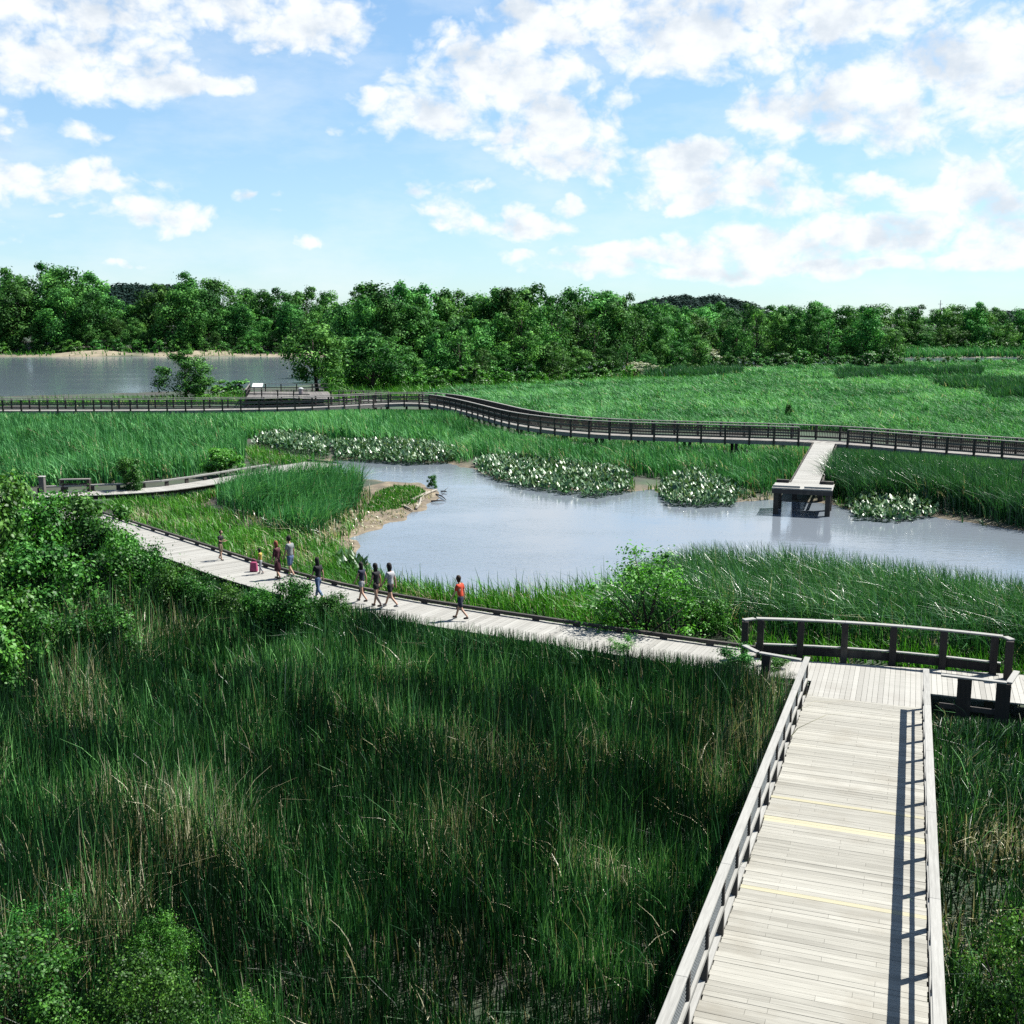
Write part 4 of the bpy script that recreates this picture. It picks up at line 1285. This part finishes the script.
sg = tag(empty('bin', P(301, 395, FARZ)), 'small grey lidded bin under the spreading tree on the platform', 'bin')
MB().tube([(0, 0, 0), (0, 0, .8)], [.3, .33], 12).build('body', M['mast'], sg); MB().tube([(0, 0, .8), (0, 0, .9), (0, 0, 1.0)], [.36, .34, .12], 12).build('lid', plain_mat('bin_lid', (.55, .56, .56), .4, .05), sg)

# ---- low timber frame and post by the lookout path
b = P(63, 491.5, DECK); e = P(89, 491, DECK)
root = tag(empty('bench'), 'low dark timber bench frame beside the start of the lookout path', 'bench')
for q in (b, e):
    MB().box(q.x - .09, q.x + .09, q.y - .09, q.y + .09, q.z, q.z + .72, 0.2).build('leg', M['pile'], root)
MB().bar(b + Vector((-.12, 0, .75)), e + Vector((.12, 0, .75)), 0.42, 0.06, 0.8).build('seat', M['farrail'], root)
MB().bar(b + Vector((.1, .02, .45)), e + Vector((-.1, .02, .45)), 0.05, 0.1, 0.2).build('stretcher', M['pile'], root)
q = P(43, 493, DECK)
root = tag(empty('bollard', q), 'stout square grey post standing alone left of the bench frame', 'post')
MB().box(-.16, .16, -.16, .16, -.8, .98, 0.6).build('shaft', M['farrail'], root, bevel=.02); MB().box(-.19, .19, -.19, .19, .981, 1.05, 0.8).build('cap', M['rail'], root, bevel=.02)

# thin marker pole by the channel, radio mast on the horizon
q = P(1019, 512, 0.2)
o = MB().tube([(0, 0, -.3), (0.02, 0, 2.9)], [0.025, 0.02], 6).build('marker_pole', M['pile']); o.location = q
tag(o, 'thin dark pole standing in the reeds on the far side of the channel', 'pole')
Y = 1500.0; X = (933 - 512) / F_PX * Y
h = height_for(Vector((X, Y, 0)), 300)
root = tag(empty('radio_mast', (X, Y, 0)), 'slender radio mast poking above the distant wood', 'mast')
MB().tube([(0, 0, 0), (0, 0, h)], [1.0, 0.35], 4).build('lattice_shaft', M['mast'], root); MB().bar((-3, 0, h * .86), (3, 0, h * .86), .5, .5).build('cross_arm', M['mast'], root)

# ---- driftwood on the mud spit
r = random.Random(5)
LOGS = [(412, 500, 437, 489, .12, 'long pale driftwood log lying across the grassy tip of the mud spit'), (416, 507, 424, 496, .09, 'short pale driftwood log lying toward the pond on the spit'),
        (436, 492, 446, 499, .05, 'thin dark branch lying in the water off the spit'), (431, 499, 444, 500, .06, 'dark wet branch at the water edge of the spit'),
        (404, 505, 413, 510, .07, 'bleached stick at the lower side of the mud spit'), (441, 489, 447, 491, .05, 'small dark branch floating off the tip of the spit')]
for (x0, y0, x1, y1, rad, lab) in LOGS:
    a, b = P(x0, y0, .22), P(x1, y1, .14)
    for p in (a, b): p.z = max(0.03, gz1(p.x, p.y)) + rad * .7
    mb = MB(); m1 = a.lerp(b, .4) + Vector((r.uniform(-.1, .1), r.uniform(-.1, .1), .04)); m2 = a.lerp(b, .75) + Vector((r.uniform(-.1, .1), r.uniform(-.1, .1), .03))
    mb.tube([a, m1, m2, b], [rad, rad * .95, rad * .7, rad * .35], 8)
    mb.tube([m1, m1 + Vector((.25, .3, .22))], [rad * .5, rad * .15], 6)
    o = mb.build('driftwood_log', M['driftwood'] if 'pale' in lab or 'bleached' in lab else M['wetwood'], smooth=True)
    tag(o, lab, 'driftwood')
q = P(278, 521, 0.3)
o = at('water_plant', PS[3], 432, 484, 474, 12, 'small clump of leafy stems at the tip of the mud spit', 'plant')


# ------------------------------------------------------------------ people
def skin_mesh(name, pts, edges, rad, mat, parent, root_i=0, levels=1):
    """a limb-and-trunk surface grown round a skeleton"""
    me = bpy.data.meshes.new(name + '_skeleton')
    me.from_pydata([tuple(p) for p in pts], edges, [])
    o = bpy.data.objects.new(name, me); COL.objects.link(o)
    md = o.modifiers.new('skin', 'SKIN'); md.use_smooth_shade = True
    if not me.skin_vertices: me.skin_vertices.new()
    for i, sv in enumerate(me.skin_vertices[0].data):
        q = rad[i]
        sv.radius = (q, q) if isinstance(q, (int, float)) else q
        sv.use_root = i == root_i
    sm = o.modifiers.new('smooth', 'SUBSURF'); sm.levels = sm.render_levels = levels
    dg = bpy.context.evaluated_depsgraph_get()
    m2 = bpy.data.meshes.new_from_object(o.evaluated_get(dg), depsgraph=dg)
    o.modifiers.clear(); o.data = m2; bpy.data.meshes.remove(me)
    m2.name = name; m2.materials.clear(); m2.materials.append(mat)
    m2.polygons.foreach_set('use_smooth', np.ones(len(m2.polygons), bool))
    o.parent = parent
    return o


def head_mesh(c, s):
    """skull, jaw, brow, nose, lips and ears in one surface; +Y is forward"""
    bm = bmesh.new()
    bmesh.ops.create_uvsphere(bm, u_segments=20, v_segments=14, radius=1.0)
    for v in bm.verts:
        x, y, z = v.co
        fx = 0.078 * (1 - 0.24 * max(0, -z)); fy = 0.098; fz = 0.118
        if z < -0.2 and y < 0: y *= 1 - 0.45 * (-z - 0.2)
        q = Vector((x * fx, y * fy, z * fz))
        if y > 0.6:
            if abs(x) < 0.2 and -0.35 < z < 0.08: q.y += 0.022 * (1 - abs(x) / 0.2)
            if 0.15 < abs(x) < 0.5 and -0.05 < z < 0.2: q.y -= 0.01
            if abs(x) < 0.32 and -0.62 < z < -0.45: q.y += 0.006
            if z < -0.75: q.y += 0.01
        if abs(x) > 0.93 and abs(z) < 0.25 and abs(y) < 0.25: q.x *= 1.16
        v.co = c + q * s
    return bm


def person(foot, heading, H, look, pose, label):
    """one walker: skeleton posed for a stride, skin over it, clothes and hair as children. +Y of the person is forward"""
    root = tag(empty('person', foot, heading), label, 'person', None)
    k = H / 1.72
    V3 = lambda x, y, z: Vector((x, y, z)) * k
    st = pose.get('stride', 0.0); arm = pose.get('arm', 0.25); lean = pose.get('lean', 0.02)
    hip = 0.90; kneez = 0.48
    pel = V3(0, 0, hip); waist = V3(0, lean * .4, 1.07); chest = V3(0, lean, 1.27); neckb = V3(0, lean + .005, 1.43); neck = V3(0, lean + .02, 1.50); hd = V3(0, lean + .04, 1.56)
    pts = [pel, waist, chest, neckb, neck, hd]; ed = [(0, 1), (1, 2), (2, 3), (3, 4), (4, 5)]
    fem = look.get('fem', False)
    rad = [((.135 if not fem else .145) * k, .095 * k), ((.12 if not fem else .105) * k, .085 * k), (.145 * k, .1 * k), (.07 * k, .06 * k), .05 * k, .055 * k]
    J = {}
    for s_, nm in ((-1, 'L'), (1, 'R')):
        f = st * s_                                         # forward swing of this leg
        hipj = V3(.085 * s_, 0, hip - .06)
        kn = V3(.095 * s_, .40 * math.sin(f) + (0.06 if f < 0 else 0.02), hip - .06 - .40 * math.cos(f))
        sh = f - (0.45 if f < -.05 else (0.03))              # shin trails behind on the back leg
        an = kn + V3(.005 * s_, .40 * math.sin(sh), -.40 * math.cos(sh))
        heel_z = an.z
        toe = an + V3(.02 * s_, .15, -.055 if f > -.05 else -.10)
        sh_ = V3(.165 * s_ * (1 if not fem else .9), lean, 1.385)
        af = -f * .8 if pose.get('arms') != 'front' else .35
        elb = sh_ + V3(.05 * s_, .27 * math.sin(af), -.27 * math.cos(af))
        af2 = af + (arm if pose.get('arms') != 'front' else 1.3)
        wr = elb + V3(.01 * s_ if pose.get('arms') != 'front' else -.08 * s_, .24 * math.sin(af2), -.24 * math.cos(af2))
        fdv = (wr - elb).normalized()
        J[nm] = dict(hip=hipj, knee=kn, ankle=an, toe=toe, sh=sh_, elbow=elb, wrist=wr)
        b = len(pts)
        pts += [hipj, kn, an, toe]; rad += [.085 * k, .056 * k, .04 * k, .03 * k]
        ed += [(0, b), (b, b + 1), (b + 1, b + 2), (b + 2, b + 3)]
        b = len(pts)
        palm = wr + fdv * .05 * k
        pts += [sh_, elb, wr, palm]; rad += [.055 * k, .04 * k, .026 * k, (.03 * k, .018 * k)]
        ed += [(2, b), (b, b + 1), (b + 1, b + 2), (b + 2, b + 3)]
        sidev = Vector((0, 1, 0)) - fdv * fdv.y; sidev.normalize()
        inn = Vector((-s_, 0, 0))
        for q, (o_, ln) in enumerate(((.026, .068), (.009, .078), (-.009, .072), (-.026, .056))):
            r0 = palm + sidev * o_ * k + fdv * .015 * k
            m_ = r0 + fdv * ln * .55 * k + inn * .004 * k; t_ = m_ + fdv * ln * .4 * k + inn * .022 * k
            c = len(pts); pts += [r0, m_, t_]; rad += [.009 * k, .0085 * k, .0075 * k]
            ed += [(b + 3, c), (c, c + 1), (c + 1, c + 2)]
        r0 = wr + fdv * .025 * k + sidev * .028 * k; t_ = r0 + (fdv * .035 + sidev * .02 + inn * .012) * k
        c = len(pts); pts += [r0, t_, t_ + fdv * .025 * k]; rad += [.011 * k, .01 * k, .008 * k]
        ed += [(b + 2, c), (c, c + 1), (c + 1, c + 2)]
    low = min(min(J[n]['ankle'].z - .09 * k, J[n]['toe'].z - .035 * k) for n in 'LR')
    dz = Vector((0, 0, -low))
    pts = [p + dz for p in pts]
    for n in 'LR':
        for q in J[n]: J[n][q] = J[n][q] + dz
    pel, waist, chest, neckb, neck, hd = pts[:6]
    body = skin_mesh('body', pts, ed, rad, M['skin'], root)
    hb = head_mesh(hd + Vector((0, .012, .085)) * k, k * 1.02)
    bm = bmesh.new(); bm.from_mesh(body.data); tmp = bpy.data.meshes.new('t'); hb.to_mesh(tmp); hb.free(); bm.from_mesh(tmp); bpy.data.meshes.remove(tmp)
    bm.to_mesh(body.data); bm.free(); body.data.polygons.foreach_set('use_smooth', np.ones(len(body.data.polygons), bool))
    hc = hd + Vector((0, .012, .085)) * k
    for s_ in (-1, 1):
        bm = bmesh.new(); bmesh.ops.create_uvsphere(bm, u_segments=8, v_segments=6, radius=.011 * k)
        me = bpy.data.meshes.new('eye'); bm.to_mesh(me); bm.free(); me.materials.append(M['eye'])
        o = bpy.data.objects.new('eye', me); COL.objects.link(o); o.parent = root; o.location = hc + Vector((.03 * s_, .082, .008)) * k
    g = 1.0
    # top
    tp = [pel + Vector((0, 0, look.get('hem', .02))) * k, waist, chest, chest.lerp(neckb, .55), neckb + Vector((0, 0, -.005)) * k]
    tr = [(.158 * k, .122 * k), ((.145 if not fem else .13) * k, .11 * k), (.175 * k, .135 * k), (.165 * k, .118 * k), (.088 * k, .078 * k)]
    te = [(0, 1), (1, 2), (2, 3), (3, 4)]
    sl = look.get('sleeve', .75)
    for n in 'LR':
        a = J[n]['sh']; b_ = a.lerp(J[n]['elbow'], min(sl, 1)); c = len(tp)
        tp += [a, b_]; tr += [.078 * k, .064 * k]; te += [(3, c), (c, c + 1)]
        if sl > 1: tp.append(J[n]['elbow'].lerp(J[n]['wrist'], sl - 1)); tr.append(.04 * k); te.append((c + 1, c + 2))
    skin_mesh(look.get('topname', 't_shirt'), tp, te, tr, look['top'], root, 1)
    # bottoms
    bl = look.get('leg', .8)                               # 1 = to the knee, 2 = to the ankle
    if look.get('skirt'):
        sk = [pel + Vector((0, 0, .08)) * k, pel + Vector((0, 0, -.1)) * k, pel + Vector((0, -.02, -.22 - .5 * (bl - .6))) * k]
        skin_mesh('skirt', sk, [(0, 1), (1, 2)], [(.13 * k, .1 * k), (.17 * k, .135 * k), (.21 * k, .19 * k)], look['bottom'], root, 0)
    else:
        bp_ = [pel + Vector((0, 0, .1)) * k, pel]; br_ = [(.135 * k, .105 * k), (.158 * k, .118 * k)]; be = [(0, 1)]
        for n in 'LR':
            c = len(bp_); a = J[n]['hip']
            bp_ += [a, a.lerp(J[n]['knee'], min(bl, 1))]; br_ += [.102 * k, (.088 if bl <= 1 else .068) * k]; be += [(1, c), (c, c + 1)]
            if bl > 1: bp_.append(J[n]['knee'].lerp(J[n]['ankle'], bl - 1)); br_.append(.055 * k); be.append((c + 1, c + 2))
        skin_mesh('trousers' if bl > 1.5 else 'shorts', bp_, be, br_, look['bottom'], root, 1)
    for n in 'LR':
        a, t = J[n]['ankle'], J[n]['toe']
        f = (t - a)
        skin_mesh('shoe', [a + Vector((0, -.045, -.045)) * k, a + f * .5 + Vector((0, 0, -.012)) * k, t + Vector((0, .03, .008)) * k], [(0, 1), (1, 2)], [.042 * k, .044 * k, .036 * k], look['shoe'], root, 1)
    # hair
    bm = bmesh.new(); bmesh.ops.create_uvsphere(bm, u_segments=20, v_segments=14, radius=1.0)
    L = look.get('hairlen', .0)
    for v in list(bm.verts):
        x, y, z = v.co
        q = Vector((x * .092, y * .112 - .012, z * .128 + .012))
        if y > .35 and z < .45: q.y = min(q.y, .035); q.z = max(q.z, .05 * (1 if z > 0 else .4))
        if z < -.1 and y <= .35: q.z -= L * (-z); q.y -= .015 * (1 if L > .1 else -.5)
        q += Vector((random.uniform(-1, 1), random.uniform(-1, 1), random.uniform(-1, 1))) * .005
        v.co = hc + q * k
    me = bpy.data.meshes.new('hair'); bm.to_mesh(me); bm.free(); me.materials.append(look['hair'])
    me.polygons.foreach_set('use_smooth', np.ones(len(me.polygons), bool))
    o = bpy.data.objects.new('hair', me); COL.objects.link(o); o.parent = root
    return root


def cloth(name, c): return plain_mat(name, c, 0.85, 0.15, 18)


M['eye'] = plain_mat('eye', (0.03, 0.02, 0.02), 0.3, 0.0)
dk_hair, br_hair, red_hair = cloth('dark_hair', (.012, .01, .009)), cloth('brown_hair', (.035, .02, .012)), cloth('auburn_hair', (.22, .06, .03))
black, navy, white, grey, red, maroon, denim, tan, yellow, pink = [cloth(n, c) for n, c in (('black_cloth', (.014, .014, .017)), ('navy_cloth', (.02, .024, .05)), ('white_cloth', (.34, .34, .36)), ('grey_cloth', (.21, .23, .23)), ('orange_red_cloth', (.50, .055, .02)), ('maroon_cloth', (.06, .012, .02)), ('denim', (.09, .14, .25)), ('tan_cloth', (.22, .17, .11)), ('yellow_cloth', (.42, .30, .06)), ('pink_cloth', (.45, .08, .18)))]
fnear = frames(near_center)


def walk_head(p, rev=True):
    i = min(range(len(fnear)), key=lambda j: (fnear[j][0] - p).length)
    d = -fnear[i][1] if rev else fnear[i][1]
    return math.atan2(d.y, d.x) - PI / 2


def who(px, py, H, look, pose, label, turn=0.0, rev=True):
    p = P(px, py, DECK); p.z = DECK - .026
    return person(p, walk_head(p, rev) + turn, H, look, pose, label)


who(221, 559.5, 1.28, dict(top=black, bottom=tan, leg=.95, hair=br_hair, shoe=black, sleeve=.8), dict(stride=.12, arms='front'), 'child in a black top and tan shorts farthest along the boardwalk', 0.5, False)
who(261, 573.5, 1.06, dict(top=yellow, bottom=white, leg=1.9, hair=dk_hair, shoe=white, hairlen=.1, fem=True), dict(stride=.15), 'small child in a yellow top and white trousers on the boardwalk', 0.6)
who(278, 578.5, 1.52, dict(top=maroon, bottom=maroon, skirt=True, leg=1.4, hair=red_hair, shoe=black, hairlen=.12, fem=True, sleeve=1.5), dict(stride=.12), 'auburn-haired woman in a dark red dress beside the man in grey', .3)
who(291, 577, 1.68, dict(top=grey, bottom=denim, leg=.95, hair=dk_hair, shoe=white, sleeve=.8), dict(stride=.18), 'man in a loose grey t-shirt and light denim shorts walking away', .3)
who(319, 599, 1.60, dict(top=black, bottom=denim, leg=1.95, hair=dk_hair, shoe=black, hairlen=.32, fem=True, sleeve=.7), dict(stride=.36), 'woman with long dark hair, dark top and blue jeans striding past bushes')
who(362.5, 601.5, 1.50, dict(top=navy, bottom=white, leg=.5, hair=dk_hair, shoe=black, hairlen=.28, fem=True, sleeve=.3), dict(stride=.34), 'long-haired girl in a navy top and short white shorts walking')
who(377, 606.5, 1.60, dict(top=black, bottom=black, leg=.45, hair=dk_hair, shoe=black, hairlen=.2, fem=True, sleeve=.4), dict(stride=.26), 'dark-haired woman in all black with bare legs between two walkers')
who(391, 607, 1.66, dict(top=white, bottom=black, leg=.6, hair=dk_hair, shoe=white, hairlen=.12, fem=True, sleeve=.75), dict(stride=.42), 'dark-haired woman in a white t-shirt and black shorts mid stride')
who(461, 619, 1.56, dict(top=red, bottom=navy, leg=.95, hair=br_hair, shoe=black, sleeve=.8, hairlen=.05), dict(stride=.36, lean=.06), 'walker in a bright orange-red t-shirt alone at the back of the group')
p = P(254, 571.5, DECK - .026)
bag = tag(empty('bag', p), 'small pink bag standing beside the child in yellow', 'bag')
MB().hexa([(-.17, -.1, .005), (.17, -.1, .005), (.17, .1, .005), (-.17, .1, .005), (-.14, -.07, .42), (.14, -.07, .42), (.14, .07, .42), (-.14, .07, .42)]).build('pouch', pink, bag, bevel=.03)
MB().tube([(-.08, 0, .41), (-.07, 0, .52), (0, 0, .56), (.07, 0, .52), (.08, 0, .41)], [.014] * 5, 6).build('handle', pink, bag, smooth=True)


# ------------------------------------------------------------------ camera, light, sky
cam = bpy.data.cameras.new('camera'); co = bpy.data.objects.new('camera', cam); COL.objects.link(co)
co.location = (0, 0, CAM_H); co.rotation_euler = (PI / 2 - PITCH, 0, 0)
cam.sensor_width = 36; cam.lens = F_PX / 1024 * 36; cam.clip_start = 0.1; cam.clip_end = 9000
sc.camera = co

SUN_AZ, SUN_EL = R(66), R(56)                              # azimuth from +Y towards +X
sd = Vector((math.sin(SUN_AZ) * math.cos(SUN_EL), math.cos(SUN_AZ) * math.cos(SUN_EL), math.sin(SUN_EL)))
sun = bpy.data.lights.new('sun', 'SUN'); sun.energy = 5.0; sun.angle = R(0.55); sun.color = (1.0, 0.965, 0.9)
so = bpy.data.objects.new('sun', sun); COL.objects.link(so); so.rotation_euler = sd.to_track_quat('Z', 'Y').to_euler(); so.location = (0, 0, 60)

w = bpy.data.worlds.new('World'); sc.world = w; w.use_nodes = True
nt = w.node_tree; nt.nodes.clear()
out = nt.nodes.new('ShaderNodeOutputWorld')
sky = nt.nodes.new('ShaderNodeTexSky'); sky.sky_type = 'NISHITA'; sky.sun_disc = False
sky.sun_elevation = SUN_EL; sky.sun_rotation = SUN_AZ; sky.altitude = 0; sky.air_density = 1.0; sky.dust_density = 0.25; sky.ozone_density = 1.0
SKY_STR = 0.054
tc = nt.nodes.new('ShaderNodeTexCoord')
sx = nt.nodes.new('ShaderNodeSeparateXYZ'); nt.links.new(tc.outputs['Generated'], sx.inputs[0])
az = mathn(nt, 'ARCTAN2', sx.outputs[0], sx.outputs[1])
el = mathn(nt, 'ARCSINE', sx.outputs[2])
cv = nt.nodes.new('ShaderNodeCombineXYZ'); nt.links.new(az, cv.inputs[0]); nt.links.new(el, cv.inputs[1])
CL = [(60, 4, 150, 16), (190, 8, 110, 22), (290, 22, 80, 30), (343, 45, 30, 20),
      (55, 55, 105, 30), (130, 75, 90, 22), (200, 86, 46, 13), (90, 130, 38, 12),
      (30, 178, 100, 20), (110, 186, 28, 14), (160, 217, 52, 17), (98, 165, 30, 8), (62, 213, 18, 4),
      (329, 120, 13, 10), (248, 192, 18, 9), (290, 192, 10, 8), (290, 215, 12, 4), (298, 243, 22, 8),
      (440, 108, 70, 26), (500, 75, 85, 42), (540, 120, 72, 38), (570, 160, 75, 22), (545, 25, 60, 30),
      (625, 103, 36, 20), (650, 20, 150, 36), (760, 25, 140, 40), (870, 18, 100, 34), (690, 50, 70, 22),
      (770, 110, 50, 34), (850, 105, 80, 38), (890, 118, 58, 32), (930, 55, 70, 42), (985, 75, 65, 55),
      (690, 155, 55, 18), (720, 187, 95, 24), (790, 203, 66, 14), (640, 197, 44, 13),
      (885, 182, 40, 15), (965, 185, 48, 30), (1010, 225, 60, 34), (900, 236, 115, 24), (760, 250, 125, 20), (650, 255, 90, 12),
      (450, 215, 40, 17), (470, 190, 36, 8), (525, 225, 46, 18), (565, 205, 22, 14), (420, 187, 14, 12),
      (-120, 120, 90, 40), (-160, 30, 110, 40), (1150, 120, 110, 50), (1200, 230, 120, 30), (445, 32, 10, 10),
      (130, 262, 38, 6), (300, 246, 30, 8), (520, 258, 39, 8), (600, 268, 70, 7), (700, 272, 90, 8), (850, 268, 100, 8), (980, 262, 70, 9),
      (-300, 200, 200, 30), (1500, 160, 220, 60)]


def dir_of(px, py):
    a = (px - 512) / F_PX; b = -(py - 512) / F_PX
    d = Vector((a, CP + b * SP, -SP + b * CP)).normalized()
    return math.atan2(d.x, d.y), math.asin(d.z)


# warp the sky coordinates a little so cloud outlines billow
def vmath(op, a, b=None, c=None):
    n = nt.nodes.new('ShaderNodeVectorMath'); n.operation = op
    for i, x in enumerate((a, b, c)):
        if x is None: continue
        if isinstance(x, tuple): n.inputs[i].default_value = x
        else: nt.links.new(x, n.inputs[i])
    return n.outputs[1] if op in ('DOT_PRODUCT', 'LENGTH') else n.outputs[0]


def cloud_field(coord):
    stretched = vmath('MULTIPLY', coord, (1.0, 1.4, 1.0))
    nz = nt.nodes.new('ShaderNodeTexNoise'); nz.inputs['Scale'].default_value = 24; nz.inputs['Detail'].default_value = 10; nz.inputs['Roughness'].default_value = 0.6
    nt.links.new(stretched, nz.inputs['Vector'])
    wn = nt.nodes.new('ShaderNodeTexNoise'); wn.inputs['Scale'].default_value = 13; wn.inputs['Detail'].default_value = 4
    nt.links.new(stretched, wn.inputs['Vector'])
    warp = vmath('MULTIPLY_ADD', vmath('SUBTRACT', wn.outputs['Color'], (0.5, 0.5, 0.5)), (0.085, 0.035, 0.0), coord)
    acc = None
    for (cx, cy, rx, ry) in CL:
        a, e = dir_of(cx, cy)
        s1, s2 = F_PX / rx / 1.02, F_PX / ry / 1.02
        q = vmath('MULTIPLY_ADD', warp, (s1, s2, 0), (-a * s1, -e * s2, 0))
        d = vmath('DOT_PRODUCT', q, q)
        if rx < 40: d = mathn(nt, 'ADD', d, 0.55)
        if acc is None: acc = d
        else:
            acc = mathn(nt, 'SMOOTH_MIN', acc, d, 0.35)
    vo = nt.nodes.new('ShaderNodeTexVoronoi'); vo.feature = 'F1'; vo.normalize = True
    vo.inputs['Scale'].default_value = 30; vo.inputs['Detail'].default_value = 3; vo.inputs['Roughness'].default_value = 0.55
    nt.links.new(vmath('MULTIPLY', warp, (1.0, 1.3, 1.0)), vo.inputs['Vector'])
    bil = mathn(nt, 'MULTIPLY', mathn(nt, 'SUBTRACT', 0.31, vo.outputs['Distance']), 2.6)
    m = mathn(nt, 'SUBTRACT', 1.0, acc)
    m = mathn(nt, 'MAXIMUM', m, -1.2)
    nn = mathn(nt, 'SUBTRACT', nz.outputs['Fac'], 0.5)
    return mathn(nt, 'MULTIPLY_ADD', nn, 3.2, mathn(nt, 'MULTIPLY_ADD', bil, 1.7, m)), nn, m


dens, nn, mm = cloud_field(cv.outputs[0])
cover = nt.nodes.new('ShaderNodeMapRange'); cover.interpolation_type = 'SMOOTHSTEP'
nt.links.new(dens, cover.inputs[0]); cover.inputs[1].default_value = -0.35; cover.inputs[2].default_value = 1.05
# light and shade inside the clouds: the side away from the sun is greyer
off = vmath('ADD', cv.outputs[0], (0.012, 0.02, 0.0))
st2 = vmath('MULTIPLY', off, (1.0, 1.4, 1.0))
n2 = nt.nodes.new('ShaderNodeTexNoise'); n2.inputs['Scale'].default_value = 20; n2.inputs['Detail'].default_value = 5; n2.inputs['Roughness'].default_value = 0.5
nt.links.new(st2, n2.inputs['Vector'])
sh = mathn(nt, 'MULTIPLY_ADD', mathn(nt, 'SUBTRACT', mathn(nt, 'SUBTRACT', n2.outputs['Fac'], 0.5), mathn(nt, 'MULTIPLY', nn, 0.8)), 3.2, mathn(nt, 'MULTIPLY', mm, 0.55))
shade = nt.nodes.new('ShaderNodeMapRange'); shade.interpolation_type = 'SMOOTHSTEP'
nt.links.new(sh, shade.inputs[0]); shade.inputs[1].default_value = 0.0; shade.inputs[2].default_value = 1.25
CLOUD = 0.57
ccol = mixc(nt, shade.outputs[0], (0.585 * CLOUD, 0.60 * CLOUD, 0.605 * CLOUD), (0.415 * CLOUD, 0.455 * CLOUD, 0.50 * CLOUD))
skyc = nt.nodes.new('ShaderNodeVectorMath'); skyc.operation = 'MULTIPLY'; nt.links.new(sky.outputs[0], skyc.inputs[0]); skyc.inputs[1].default_value = (SKY_STR * 0.86, SKY_STR * 0.90, SKY_STR * 1.10)
# the bright haze near the horizon is rolled off softly, as a film would
den = vmath('MULTIPLY_ADD', skyc.outputs[0], (2.3, 1.75, 1.6), (1.0, 1.0, 1.0))
skyr = vmath('DIVIDE', vmath('MULTIPLY', skyc.outputs[0], (1.22, 1.40, 1.40)), den)
vn = nt.nodes.new('ShaderNodeTexNoise'); vn.inputs['Scale'].default_value = 5; vn.inputs['Detail'].default_value = 8; vn.inputs['Roughness'].default_value = 0.6
nt.links.new(vmath('MULTIPLY', cv.outputs[0], (1.0, 2.6, 1.0)), vn.inputs['Vector'])
veil = nt.nodes.new('ShaderNodeMapRange'); nt.links.new(vn.outputs['Fac'], veil.inputs[0])
veil.inputs[1].default_value = 0.45; veil.inputs[2].default_value = 0.8; veil.inputs[3].default_value = 0.0; veil.inputs[4].default_value = 0.55
covf = mathn(nt, 'MAXIMUM', mathn(nt, 'MULTIPLY', cover.outputs[0], 0.96), veil.outputs[0])
final = mixc(nt, covf, skyr, ccol)
bg = nt.nodes.new('ShaderNodeBackground'); bg.inputs[1].default_value = 1.0
nt.links.new(final, bg.inputs[0]); nt.links.new(bg.outputs[0], out.inputs[0])

vs = sc.view_settings
vs.view_transform = 'Standard'; vs.look = 'None'; vs.gamma = 1.0; vs.use_curve_mapping = False; vs.exposure = 1.65
sc.render.engine = 'CYCLES'
cy = sc.cycles
cy.max_bounces = 6; cy.diffuse_bounces = 2; cy.glossy_bounces = 3; cy.transmission_bounces = 3; cy.transparent_max_bounces = 8
cy.use_denoising = False
cy.caustics_reflective = False; cy.caustics_refractive = False
